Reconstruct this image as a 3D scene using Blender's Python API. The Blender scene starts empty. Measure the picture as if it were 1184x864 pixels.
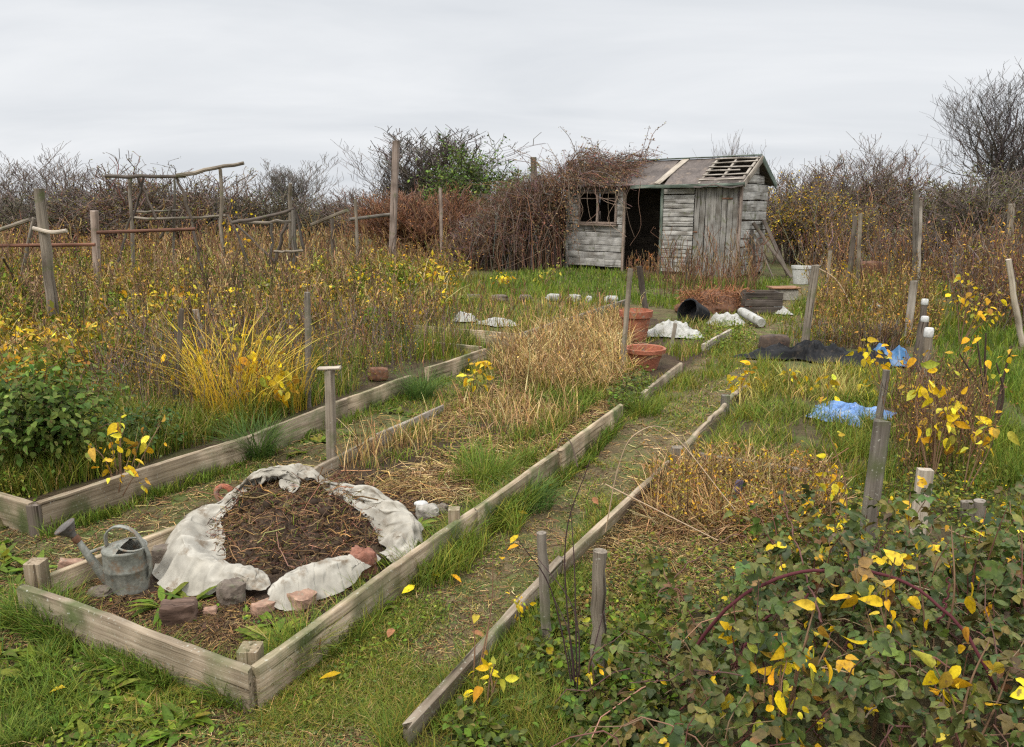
import bpy, math, random
import numpy as np
from mathutils import Vector

random.seed(11)
rng = np.random.default_rng(11)
scene = bpy.context.scene
COL = scene.collection
R = math.radians

# ------------------------------------------------------------------ view geometry (used to measure the place from the photograph)
F, CX, CY, HY, CAMH = 880.0, 592.0, 432.0, 240.0, 1.5
PIT = math.atan((CY - HY) / F)
cP, sP = math.cos(PIT), math.sin(PIT)


def ray(px, py):
    a = (np.asarray(px, float) - CX) / F
    b = -(np.asarray(py, float) - CY) / F
    return a, cP + b * sP, -sP + b * cP


def G(px, py, z=0.0):
    dx, dy, dz = ray(px, py)
    t = (z - CAMH) / dz
    return np.stack([dx * t, dy * t, np.zeros_like(dx) + z], -1)


def At(px, py, Y):
    dx, dy, dz = ray(px, py)
    t = Y / dy
    return np.stack([dx * t, np.zeros_like(dx) + Y, CAMH + dz * t], -1)


def scale_at(Y, z=0.0):
    return F / (Y * cP + (CAMH - z) * sP)          # photo pixels per metre


# ------------------------------------------------------------------ noise
_perm = rng.permutation(4096)
_val = rng.random(4096)


def vnoise(x, y):
    x = np.asarray(x, float); y = np.asarray(y, float)
    xi = np.floor(x).astype(int); yi = np.floor(y).astype(int)
    fx = x - xi; fy = y - yi
    fx = fx * fx * (3 - 2 * fx); fy = fy * fy * (3 - 2 * fy)

    def h(i, j):
        return _val[_perm[(i + _perm[j & 4095]) & 4095]]
    a = h(xi, yi); b = h(xi + 1, yi); c = h(xi, yi + 1); d = h(xi + 1, yi + 1)
    return (a * (1 - fx) + b * fx) * (1 - fy) + (c * (1 - fx) + d * fx) * fy


def fbm(x, y, o=3):
    s = 0; a = 0.5
    for k in range(o):
        s = s + a * (vnoise(x * 2 ** k + 17.3 * k, y * 2 ** k + 9.1 * k) - 0.5); a *= 0.5
    return s * 2


def inpoly(x, y, poly):
    x = np.asarray(x, float); y = np.asarray(y, float)
    ins = np.zeros(x.shape, bool); n = len(poly)
    for i in range(n):
        x1, y1 = poly[i]; x2, y2 = poly[(i + 1) % n]
        if y1 == y2: continue
        c = ((y1 > y) != (y2 > y)) & (x < (x2 - x1) * (y - y1) / (y2 - y1) + x1)
        ins ^= c
    return ins


def wpoly(pp, z=0.0):
    return [tuple(G(a, b, z)[:2]) for a, b in pp]


# ------------------------------------------------------------------ beds and ground heights
BED_A = wpoly([(28, 690), (290, 790), (545, 600), (655, 525), (722, 476), (792, 430), (852, 386), (735, 366), (620, 410), (510, 474), (342, 562)])
BED_B = wpoly([(42, 598), (275, 525), (322, 502), (478, 445), (563, 410), (470, 393), (330, 420), (120, 470), (-200, 540), (-200, 660)])
BED_C = wpoly([(452, 384), (596, 394), (720, 352), (580, 344), (470, 356)])
BED_D = wpoly([(505, 815), (650, 655), (778, 537), (838, 472), (862, 450), (950, 425), (1200, 520), (1500, 1200), (600, 1200)])


def hgt(x, y):
    x = np.asarray(x, float); y = np.asarray(y, float)
    z = 0.05 * fbm(x * .3 + 4, y * .3, 2) + 0.022 * fbm(x * 1.6, y * 1.6 + 7, 3) + 0.012 * fbm(x * 9, y * 9, 2)
    for b, dz in ((BED_A, .035), (BED_B, .04), (BED_C, .03)):
        z = z + dz * inpoly(x, y, b)
    far = np.clip((np.hypot(x, y) - 25) / 60, 0, 1)
    return z + far * 0.5 * fbm(x * .03, y * .03, 2)


def GH(px, py):
    p = G(px, py)
    p = np.array(p); p[..., 2] = hgt(p[..., 0], p[..., 1])
    return p


# ------------------------------------------------------------------ mesh builder
class MB:
    def __init__(s):
        s.v = []; s.f = []; s.g = []; s.c = []; s.s = []; s.n = 0

    def add(s, V, Fs, g=None, c=None, sm=True):
        V = np.asarray(V, float).reshape(-1, 3)
        s.v.append(V)
        if isinstance(Fs, np.ndarray): Fs = [Fs]
        for f in Fs:
            s.f.append(np.asarray(f, int).reshape(len(f), -1) + s.n)
            s.s.append(np.full(len(f), sm and f.shape[1] <= 4))
        s.g.append(V if g is None else np.asarray(g, float).reshape(-1, 3))
        if c is None: c = np.full((len(V), 3), .5)
        s.c.append(np.broadcast_to(np.asarray(c, float), (len(V), 3)))
        s.n += len(V)

    def mesh(s, name, mat, origin=(0, 0, 0), smooth=True, attr='g'):
        V = np.concatenate(s.v) - np.asarray(origin, float)
        me = bpy.data.meshes.new(name)
        tot = np.concatenate([np.full(len(f), f.shape[1]) for f in s.f])
        loops = np.concatenate([f.ravel() for f in s.f])
        start = np.concatenate([[0], np.cumsum(tot)[:-1]])
        me.vertices.add(len(V)); me.vertices.foreach_set('co', V.astype(np.float32).ravel())
        me.loops.add(len(loops)); me.loops.foreach_set('vertex_index', loops.astype(np.int32))
        me.polygons.add(len(tot)); me.polygons.foreach_set('loop_start', start.astype(np.int32))
        me.polygons.foreach_set('use_smooth', np.concatenate(s.s) & bool(smooth))
        a = me.attributes.new('gc' if attr == 'g' else 'col', 'FLOAT_VECTOR', 'POINT')
        a.data.foreach_set('vector', np.concatenate(s.g if attr == 'g' else s.c).astype(np.float32).ravel())
        me.materials.append(mat)
        me.update(calc_edges=True)
        if smooth is True and attr == 'g' and len(V) < 30000: me.set_sharp_from_angle(angle=R(42))
        return me

    def build(s, name, mat, parent=None, local=False, smooth=True, attr='g', origin=None):
        o_ = (0, 0, 0)
        if origin is not None: o_ = origin
        elif parent is not None and not local: o_ = world_loc(parent)
        me = s.mesh(name, mat, o_, smooth, attr)
        o = bpy.data.objects.new(name, me); COL.objects.link(o)
        if parent is not None: o.parent = parent
        elif origin is not None: o.location = origin
        return o


def world_loc(o):
    v = Vector((0, 0, 0))
    while o is not None:
        v = v + o.location; o = o.parent
    return tuple(v)


def thing(name, label, cat, loc, group=None, rz=0.0):
    o = bpy.data.objects.new(name, None); COL.objects.link(o)
    o.empty_display_size = .1
    o.location = tuple(float(q) for q in loc); o.rotation_euler = (0, 0, rz)
    return tag(o, label, cat, group)


def tag(o, label, cat, group=None, kind=None):
    o['label'] = label; o['category'] = cat
    if group: o['group'] = group
    if kind: o['kind'] = kind
    return o


def nrm(a):
    a = np.asarray(a, float)
    return a / (np.linalg.norm(a, axis=-1, keepdims=True) + 1e-9)


def smooth_path(pts, n):
    p = np.asarray(pts, float)
    if len(p) == 2:
        t = np.linspace(0, 1, n)[:, None]
        return p[0] * (1 - t) + p[1] * t
    P = np.vstack([2 * p[0] - p[1], p, 2 * p[-1] - p[-2]])
    u = np.linspace(0, len(p) - 1, n); i = np.minimum(u.astype(int), len(p) - 2); f = (u - i)[:, None]
    a, b, c, d = P[i], P[i + 1], P[i + 2], P[i + 3]
    return .5 * (2 * b + (c - a) * f + (2 * a - 5 * b + 4 * c - d) * f ** 2 + (3 * b - a - 3 * c + d) * f ** 3)


def tubes(mb, P, r, sides=3, col=None, cap=False):
    """N tubes along N polylines of K points each."""
    P = np.asarray(P, float)
    if P.ndim == 2: P = P[None]
    N, K, _ = P.shape
    r = np.broadcast_to(np.asarray(r, float), (N, K))
    T = np.gradient(P, axis=1); T = nrm(T)
    m = nrm(P[:, -1] - P[:, 0])
    ref = np.where((np.abs(m[:, 2:3]) > .7), np.array([[1., .13, 0]]), np.array([[0, 0, 1.]]))[:, None, :]
    U = nrm(np.cross(T, np.broadcast_to(ref, T.shape))); W = np.cross(T, U)
    a = np.arange(sides) / sides * 2 * math.pi
    ca, sa = np.cos(a)[None, None, :, None], np.sin(a)[None, None, :, None]
    V = P[:, :, None] + (U[:, :, None] * ca + W[:, :, None] * sa) * r[:, :, None, None]
    d = np.concatenate([np.zeros((N, 1)), np.cumsum(np.linalg.norm(np.diff(P, axis=1), axis=2), axis=1)], 1)
    off = rng.random((N, 1, 1)) * 50
    g = np.stack([np.broadcast_to(d[:, :, None] + off, (N, K, sides)), np.broadcast_to(r[:, :, None] * np.cos(a) + off, (N, K, sides)),
                  np.broadcast_to(r[:, :, None] * np.sin(a), (N, K, sides))], -1)
    idx = np.arange(N * K * sides).reshape(N, K, sides)
    nx = np.roll(idx, -1, 2)
    q = np.stack([idx[:, :-1], nx[:, :-1], nx[:, 1:], idx[:, 1:]], -1).reshape(-1, 4)
    fs = [q]
    if cap: fs += [idx[:, -1, :].reshape(N, sides), idx[:, 0, ::-1].reshape(N, sides)]
    c = None
    if col is not None:
        c = np.asarray(col, float)
        if c.ndim == 2: c = np.repeat(c, K * sides, 0)
    mb.add(V.reshape(-1, 3), fs, g.reshape(-1, 3), c)


def plank(mb, p0, p1, w, h, up=(0, 0, 1), seg=10, jit=.002, bev=.004, ends=0.0, bow=0.0, col=None, taper=1.0):
    """A worn board with eased edges: centreline p0-p1, w across, h along `up`."""
    p0 = np.asarray(p0, float); p1 = np.asarray(p1, float)
    T = nrm(p1 - p0); upv = np.asarray(up, float); S = nrm(np.cross(T, upv)); Uv = np.cross(S, T)
    b = min(bev, w * .3, h * .3)
    cs = np.array([(-w / 2 + b, -h / 2), (w / 2 - b, -h / 2), (w / 2, -h / 2 + b), (w / 2, h / 2 - b), (w / 2 - b, h / 2), (-w / 2 + b, h / 2), (-w / 2, h / 2 - b), (-w / 2, -h / 2 + b)])
    K = seg + 1; t = np.linspace(0, 1, K); L = np.linalg.norm(p1 - p0)
    sc = 1 + (taper - 1) * t
    wob1, wob2 = [2.2 * fbm(t * 2.5 + rng.random() * 90, t * 0 + rng.random() * 90, 2) for _ in (0, 1)]
    ctr = p0 + (p1 - p0) * t[:, None] + S * (bow * np.sin(math.pi * t) + jit * wob1)[:, None] + Uv * (jit * wob2)[:, None]
    V = ctr[:, None] + (S * (cs[:, 0, None]) + Uv * cs[:, 1, None])[None] * sc[:, None, None] + rng.normal(0, jit * .22, (K, 8, 3))
    if ends:
        V[0] -= T * rng.normal(0, ends, (8, 1)); V[-1] += T * rng.normal(0, ends, (8, 1))
    o = rng.random(3) * 40
    g = np.stack([np.broadcast_to((t * L)[:, None], (K, 8)), np.broadcast_to(cs[:, 0], (K, 8)), np.broadcast_to(cs[:, 1], (K, 8))], -1) + o
    idx = np.arange(K * 8).reshape(K, 8); nx = np.roll(idx, -1, 1)
    q = np.stack([idx[:-1], nx[:-1], nx[1:], idx[1:]], -1).reshape(-1, 4)
    mb.add(V.reshape(-1, 3), [q, idx[-1:], idx[:1, ::-1]], g.reshape(-1, 3), col, sm=False)


def lathe(mb, prof, origin, n=32, axis=None, sx=1.0, sy=1.0, jit=0.0):
    """Revolve (r, z) points about an axis through origin."""
    prof = np.asarray(prof, float); K = len(prof)
    a = np.arange(n) / n * 2 * math.pi
    V = np.stack([prof[:, 0, None] * np.cos(a) * sx, prof[:, 0, None] * np.sin(a) * sy, np.broadcast_to(prof[:, 1, None], (K, n))], -1)
    V = V + rng.normal(0, jit, V.shape) if jit else V
    if axis is not None:
        z = nrm(axis); x = nrm(np.cross(z, (0.3, 1, .2))); y = np.cross(z, x)
        V = V[..., 0, None] * x + V[..., 1, None] * y + V[..., 2, None] * z
    V = V + np.asarray(origin, float)
    idx = np.arange(K * n).reshape(K, n); nx = np.roll(idx, -1, 1)
    q = np.stack([idx[:-1], nx[:-1], nx[1:], idx[1:]], -1).reshape(-1, 4)
    fs = [q]
    if prof[0, 0] > 1e-4 and prof[0, 0] < 0.0: fs.append(idx[:1, ::-1])
    mb.add(V.reshape(-1, 3), fs)


def lump(mb, c, size, rz=0.0, box=0.0, rough=.12, tilt=0.0, n=14, seed=None, freq=3.0):
    """A stone, clod or brick: a superellipsoid grid pushed in and out by noise. box 0 = round, 1 = square."""
    sd = rng.random() * 100 if seed is None else seed
    th = np.linspace(-math.pi / 2, math.pi / 2, n); ph = np.linspace(0, 2 * math.pi, 2 * n, endpoint=False)
    T, Pp = np.meshgrid(th, ph, indexing='ij')
    V = np.stack([np.cos(T) * np.cos(Pp), np.cos(T) * np.sin(Pp), np.sin(T)], -1)
    m = np.max(np.abs(V), -1, keepdims=True)
    V = V * (1 - box) + V / m * box * .86
    k = 1 + rough * (fbm(V[..., 0] * freq + sd + V[..., 2] * 2, V[..., 1] * freq + sd * .7 - V[..., 2] * 1.7, 4))
    V = V * k[..., None] * np.asarray(size, float) / 2
    ct, st = math.cos(tilt), math.sin(tilt)
    V = np.stack([V[..., 0] * ct + V[..., 2] * st, V[..., 1], -V[..., 0] * st + V[..., 2] * ct], -1)
    cr, sr = math.cos(rz), math.sin(rz)
    V = np.stack([V[..., 0] * cr - V[..., 1] * sr, V[..., 0] * sr + V[..., 1] * cr, V[..., 2]], -1) + np.asarray(c, float)
    N2 = 2 * n
    idx = np.arange(n * N2).reshape(n, N2); nx = np.roll(idx, -1, 1)
    mb.add(V.reshape(-1, 3), [np.stack([idx[:-1], nx[:-1], nx[1:], idx[1:]], -1).reshape(-1, 4)])


def crumple(mb, c, rx, ry, hz, rz=0.0, n=46, freq=5.0, seed=None, edge=.25, lift=.015):
    """A rumpled sheet lying on the ground: a disc grid with folds and a ragged outline."""
    sd = rng.random() * 100 if seed is None else seed
    rr = np.linspace(0.02, 1, n); aa = np.linspace(0, 2 * math.pi, 2 * n, endpoint=False)
    Rr, A = np.meshgrid(rr, aa, indexing='ij')
    k = 1 + edge * fbm(np.cos(A) * 1.6 + sd, np.sin(A) * 1.6 + sd, 3) * 2
    x = Rr * np.cos(A) * rx * k; y = Rr * np.sin(A) * ry * k
    f1 = 1 - np.abs(fbm(x * freq + sd, y * freq * .6 + sd, 3)) * 2.2
    f2 = 1 - np.abs(fbm(x * freq * 2.1 + sd * 2, y * freq * 2.4, 2)) * 2
    z = (hz * (.35 + .5 * np.clip(f1, 0, 1)) * (1 - Rr ** 2) + hz * .12 * f2) * np.clip(1 - Rr ** 5, 0, 1) + .008 * np.clip(f2, 0, 1)
    cr, sr = math.cos(rz), math.sin(rz)
    X = c[0] + x * cr - y * sr; Y = c[1] + x * sr + y * cr
    Z = hgt(X, Y) + lift + np.maximum(z, 0)
    n2 = 2 * n
    idx = np.arange(n * n2).reshape(n, n2); nx = np.roll(idx, -1, 1)
    mb.add(np.stack([X, Y, Z], -1).reshape(-1, 3), [np.stack([idx[:-1], nx[:-1], nx[1:], idx[1:]], -1).reshape(-1, 4), idx[:1, ::-1]])


# ------------------------------------------------------------------ foliage primitives
def pick(pal, N, w=None, jit=.18, r=None):
    pal = np.asarray(pal, float)
    i = rng.choice(len(pal), N, p=None if w is None else np.asarray(w, float) / np.sum(w))
    c = pal[i] * np.exp(rng.normal(0, jit, (N, 1))) * (1 + rng.normal(0, jit * .35, (N, 3)))
    return np.clip(c, .004, .9)


def blades(mb, P, h, w, lean, col, levels=(0, .5, 1), droop=0.0, az=None):
    N = len(P); h = np.broadcast_to(h, N); w = np.broadcast_to(w, N); lean = np.broadcast_to(lean, N)
    az = rng.random(N) * 2 * math.pi if az is None else az
    d = np.stack([np.cos(az), np.sin(az), np.zeros(N)], -1)
    a2 = az + math.pi / 2 + rng.normal(0, .5, N)
    s = np.stack([np.cos(a2), np.sin(a2), np.zeros(N)], -1)
    vs = []; L = len(levels)
    for k, t in enumerate(levels):
        up = h * (t - droop * t * t * lean)
        c = P + d * (h * lean * t ** 1.8)[:, None]; c = c + np.array([0, 0, 1.]) * up[:, None]
        if k < L - 1:
            ww = (w * (1 - .55 * t))[:, None] * .5
            vs += [c - s * ww, c + s * ww]
        else: vs.append(c)
    V = np.stack(vs, 1); M = V.shape[1]
    b = (np.arange(N) * M)[:, None]
    fs = [b + np.array([[2 * k, 2 * k + 1, 2 * k + 3, 2 * k + 2]]) for k in range(L - 2)]
    fs.append(b + np.array([[M - 3, M - 2, M - 1]]))
    mb.add(V.reshape(-1, 3), fs, None, np.repeat(col, M, 0))


def quads(mb, P, D, S, l, w, col):
    """Small diamond leaves."""
    N = len(P); l = np.broadcast_to(l, N)[:, None]; w = np.broadcast_to(w, N)[:, None]
    V = np.stack([P, P + D * l * .45 + S * w * .5, P + D * l, P + D * l * .45 - S * w * .5], 1)
    mb.add(V.reshape(-1, 3), np.arange(N * 4).reshape(N, 4), None, np.repeat(col, 4, 0))


def leaves(mb, P, D, Nn, l, w, col, fold=.25, curl=.25):
    """Pointed oval leaves folded along the midrib. D = direction, Nn = face normal."""
    N = len(P); l = np.broadcast_to(l, N)[:, None]; w = np.broadcast_to(w, N)[:, None]
    D = nrm(D); S = nrm(np.cross(D, Nn)); Nn = np.cross(S, D)
    cu = (curl * (rng.random((N, 1)) + .2)) * l; fo = (fold * (rng.random((N, 1)) + .2)) * w
    def mid(t): return P + D * l * t - Nn * cu * t * t
    m0, m1, m2, m3 = mid(0), mid(.34), mid(.7), mid(1)
    l1 = mid(.3) + S * w * .46 + Nn * fo; r1 = mid(.3) - S * w * .46 + Nn * fo
    l2 = mid(.66) + S * w * .4 + Nn * fo * .8; r2 = mid(.66) - S * w * .4 + Nn * fo * .8
    V = np.stack([m0, l1, m1, r1, l2, m2, r2, m3], 1)
    b = (np.arange(N) * 8)[:, None]
    tri = np.concatenate([b + np.array([[0, 1, 2]]), b + np.array([[0, 2, 3]]), b + np.array([[4, 7, 5]]), b + np.array([[5, 7, 6]])])
    qd = np.concatenate([b + np.array([[1, 4, 5, 2]]), b + np.array([[2, 5, 6, 3]])])
    mb.add(V.reshape(-1, 3), [tri, qd], None, np.repeat(col, 8, 0))


def fine_leaves(mb, P, D, Nn, l, w, col, fold=.25, curl=.3, ser=.0):
    """Smoothly rounded pointed leaves, five stations a side."""
    N = len(P); l = np.broadcast_to(l, N)[:, None]; w = np.broadcast_to(w, N)[:, None]
    D = nrm(D); S = nrm(np.cross(D, Nn)); Nn = np.cross(S, D)
    cu = curl * (rng.random((N, 1)) * 1.3 - .15) * l; fo = fold * (rng.random((N, 1)) + .1) * w; tw = rng.normal(0, .12, (N, 1))
    ts = (.1, .28, .5, .72, .89); ws = (.27, .46, .5, .36, .17)
    def mid(t): return P + D * l * t - Nn * cu * t * t + S * w * tw * t * t
    vs = [mid(0)]
    for t, q in zip(ts, ws):
        a, b = (q * (1 + rng.normal(0, .05 + ser, (N, 1))) for _ in (0, 1))
        wv = rng.normal(0, .04, (N, 1)) * w
        vs += [mid(t - .02) + S * w * a + Nn * (fo * a * 2 + wv), mid(t), mid(t - .02) - S * w * b + Nn * (fo * b * 2 - wv)]
    vs.append(mid(1.0)); V = np.stack(vs, 1); b = (np.arange(N) * 17)[:, None]
    tri = np.concatenate([b + np.array([q]) for q in ([0, 1, 2], [0, 2, 3], [13, 16, 14], [14, 16, 15])])
    qd = np.concatenate([b + np.array([q]) for k in range(4) for q in ([1 + 3 * k, 4 + 3 * k, 5 + 3 * k, 2 + 3 * k], [2 + 3 * k, 5 + 3 * k, 6 + 3 * k, 3 + 3 * k])])
    cc = np.repeat(col, 17, 0)
    mb.add(V.reshape(-1, 3), [tri, qd], None, cc)


def rdir(N, up=0.0, sp=1.0):
    d = rng.normal(0, sp, (N, 3)); d[:, 2] += up
    return nrm(d)


def children(P, r, n, lr, ang=.8, up=.2, K=5, t0=.25, sag=0.0, rr=.55, wob=.12):
    """n side shoots on every parent path: returns paths, radii."""
    N, Kp, _ = P.shape
    t = t0 + (1 - t0) * rng.random((N, n)); u = t * (Kp - 1); i = np.minimum(u.astype(int), Kp - 2); f = (u - i)[..., None]
    rows = np.arange(N)[:, None]
    base = P[rows, i] * (1 - f) + P[rows, i + 1] * f
    tan = nrm(P[rows, i + 1] - P[rows, i])
    L = np.linalg.norm(P[:, -1] - P[:, 0], axis=-1)[:, None] * lr * (1.15 - .6 * t) * (.6 + .8 * rng.random((N, n)))
    side = rng.normal(0, 1, (N, n, 3)); side = nrm(side - tan * (side * tan).sum(-1, keepdims=True))
    a = ang * (.6 + .8 * rng.random((N, n, 1)))
    d = nrm(tan * np.cos(a) + side * np.sin(a) + np.array([0, 0, up]))
    base = base.reshape(-1, 3); d = d.reshape(-1, 3); L = L.reshape(-1)
    s = np.linspace(0, 1, K)
    w = rng.normal(0, wob, (len(base), 1, 3)) * np.sin(s * 3.1)[None, :, None] + rng.normal(0, wob * .3, (len(base), K, 3)) * s[None, :, None]
    C = base[:, None] + (d[:, None] * s[None, :, None] + w + np.array([0, 0, 1.]) * (up * .4 * s ** 2 - sag * s ** 2)[None, :, None]) * L[:, None, None]
    rb = (r[rows, i] * rr).reshape(-1, 1)
    return C, rb * (1 - .6 * s)[None]


# ------------------------------------------------------------------ palettes (linear base colours)
GREEN = [(.105, .165, .016), (.15, .20, .02), (.08, .13, .015), (.19, .215, .03)]
OLIVE = [(.21, .19, .026), (.27, .215, .036), (.155, .15, .022)]
STRAW = [(.50, .35, .145), (.41, .27, .10), (.55, .42, .20), (.33, .21, .08)]
BROWN = [(.17, .10, .048), (.24, .145, .065), (.105, .064, .035), (.29, .185, .085)]
RED = [(.19, .095, .06), (.15, .075, .05), (.23, .125, .07)]
TWIG = [(.155, .12, .10), (.20, .155, .13), (.13, .10, .085), (.23, .175, .14)]
YELL = [(.68, .43, .012), (.72, .50, .02), (.60, .33, .012), (.58, .47, .04)]
OCHRE = [(.46, .28, .035), (.40, .21, .03), (.33, .18, .04)]
BRAM = [(.058, .084, .018), (.078, .105, .022), (.046, .068, .017), (.115, .13, .028), (.13, .11, .028)]

# ------------------------------------------------------------------ materials
def new_mat(name):
    m = bpy.data.materials.new(name); m.use_nodes = True
    nt = m.node_tree; nt.nodes.clear()
    return m, nt, nt.nodes, nt.links


def foliage_mat(name, rough=.6, trans=.25, spec=.3, mott=False):
    m, nt, N, L = new_mat(name)
    out = N.new('ShaderNodeOutputMaterial'); at = N.new('ShaderNodeAttribute'); at.attribute_name = 'col'
    pr = N.new('ShaderNodeBsdfPrincipled'); pr.inputs['Roughness'].default_value = rough
    pr.inputs['Specular IOR Level'].default_value = spec
    csrc = at.outputs['Vector']
    if mott:
        tc = N.new('ShaderNodeTexCoord'); n1 = N.new('ShaderNodeTexNoise'); n1.inputs['Scale'].default_value = 70; n1.inputs['Detail'].default_value = 5; n1.inputs['Roughness'].default_value = .7
        L.new(tc.outputs['Object'], n1.inputs[0]); r1 = ramp(N, [(.32, (.62, .6, .55)), (.5, (1, 1, 1)), (.68, (1.3, 1.25, 1.2))]); L.new(n1.outputs[0], r1.inputs[0])
        csrc = mixc(N, L, csrc, r1.outputs[0], 1.0, 'MULTIPLY')
        n2 = N.new('ShaderNodeTexNoise'); n2.inputs['Scale'].default_value = 45; n2.inputs['Detail'].default_value = 4; mp = N.new('ShaderNodeMapping'); mp.inputs['Location'].default_value = (3, 7, 1)
        L.new(tc.outputs['Object'], mp.inputs[0]); L.new(mp.outputs[0], n2.inputs[0]); r2 = ramp(N, [(.60, (0, 0, 0)), (.66, (.75, .75, .75))]); L.new(n2.outputs[0], r2.inputs[0])
        csrc = mixc(N, L, csrc, (.15, .085, .04), r2.outputs[0])
    L.new(csrc, pr.inputs['Base Color'])
    if trans:
        tr = N.new('ShaderNodeBsdfTranslucent'); mx = N.new('ShaderNodeMixShader'); mx.inputs[0].default_value = trans
        L.new(csrc, tr.inputs['Color']); L.new(pr.outputs[0], mx.inputs[1]); L.new(tr.outputs[0], mx.inputs[2])
        L.new(mx.outputs[0], out.inputs[0])
    else: L.new(pr.outputs[0], out.inputs[0])
    return m


def ramp(N, stops):
    r = N.new('ShaderNodeValToRGB'); e = r.color_ramp.elements
    while len(e) < len(stops): e.new(.5)
    for k, (p, c) in enumerate(stops):
        e[k].position = p; e[k].color = (*c, 1) if len(c) == 3 else c
    return r


def mixc(N, L, a, b, fac, mode='MIX'):
    m = N.new('ShaderNodeMix'); m.data_type = 'RGBA'; m.blend_type = mode
    for s, v in ((m.inputs[0], fac), (m.inputs[6], a), (m.inputs[7], b)):
        if isinstance(v, (int, float)): s.default_value = v
        elif isinstance(v, tuple): s.default_value = (*v, 1)
        else: L.new(v, s)
    return m.outputs[2]


def wood_mat(name, c1, c2, c3, moss=.0, rough=.85, grain=1.0, lichen=0.0):
    m, nt, N, L = new_mat(name)
    out = N.new('ShaderNodeOutputMaterial'); at = N.new('ShaderNodeAttribute'); at.attribute_name = 'gc'
    mp = N.new('ShaderNodeMapping'); mp.inputs['Scale'].default_value = (2.2, 75 * grain, 75 * grain)
    L.new(at.outputs['Vector'], mp.inputs[0])
    n1 = N.new('ShaderNodeTexNoise'); n1.inputs['Scale'].default_value = 1; n1.inputs['Detail'].default_value = 5; n1.inputs['Roughness'].default_value = .65
    L.new(mp.outputs[0], n1.inputs[0])
    n2 = N.new('ShaderNodeTexNoise'); n2.inputs['Scale'].default_value = 3.2; n2.inputs['Detail'].default_value = 5
    L.new(at.outputs['Vector'], n2.inputs[0])
    rg = ramp(N, [(.3, c1), (.52, c2), (.75, c3)]); L.new(n1.outputs[0], rg.inputs[0])
    rp = ramp(N, [(.32, (.5, .47, .43)), (.52, (.95, .94, .92)), (.7, (1.18, 1.16, 1.12))]); L.new(n2.outputs[0], rp.inputs[0])
    c = mixc(N, L, rg.outputs[0], rp.outputs[0], 1.0, 'MULTIPLY')
    mk = N.new('ShaderNodeMapping'); mk.inputs['Scale'].default_value = (1.1, 55 * grain, 55 * grain); mk.inputs['Location'].default_value = (4, 2, 9); L.new(at.outputs['Vector'], mk.inputs[0])
    n5 = N.new('ShaderNodeTexNoise'); n5.inputs['Scale'].default_value = 1; n5.inputs['Detail'].default_value = 3; L.new(mk.outputs[0], n5.inputs[0])
    r5 = ramp(N, [(.33, (.28, .25, .22)), (.39, (1, 1, 1))]); L.new(n5.outputs[0], r5.inputs[0]); c = mixc(N, L, c, r5.outputs[0], 1.0, 'MULTIPLY')
    oi = N.new('ShaderNodeObjectInfo'); rr = ramp(N, [(0, (.70, .71, .73)), (.5, (.98, .96, .93)), (1, (1.2, 1.16, 1.08))]); L.new(oi.outputs['Random'], rr.inputs[0])
    c = mixc(N, L, c, rr.outputs[0], 1.0, 'MULTIPLY')
    if moss:
        n3 = N.new('ShaderNodeTexNoise'); n3.inputs['Scale'].default_value = 5.5; n3.inputs['Detail'].default_value = 6; L.new(at.outputs['Vector'], n3.inputs[0])
        r3 = ramp(N, [(.62 - moss * .3, (0, 0, 0)), (.78 - moss * .2, (1, 1, 1))]); L.new(n3.outputs[0], r3.inputs[0])
        c = mixc(N, L, c, (.085, .10, .035), r3.outputs[0])
    if lichen:
        n4 = N.new('ShaderNodeTexNoise'); n4.inputs['Scale'].default_value = 90; n4.inputs['Detail'].default_value = 3; L.new(at.outputs['Vector'], n4.inputs[0])
        r4 = ramp(N, [(.66 - lichen * .1, (0, 0, 0)), (.74, (.7, .7, .7))]); L.new(n4.outputs[0], r4.inputs[0])
        c = mixc(N, L, c, (.42, .41, .34), r4.outputs[0])
    pr = N.new('ShaderNodeBsdfPrincipled'); pr.inputs['Roughness'].default_value = rough; pr.inputs['Specular IOR Level'].default_value = .25
    L.new(c, pr.inputs['Base Color'])
    bp = N.new('ShaderNodeBump'); bp.inputs['Strength'].default_value = .5; bp.inputs['Distance'].default_value = .006
    L.new(n1.outputs[0], bp.inputs['Height']); L.new(bp.outputs[0], pr.inputs['Normal'])
    L.new(pr.outputs[0], out.inputs[0])
    return m


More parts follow.
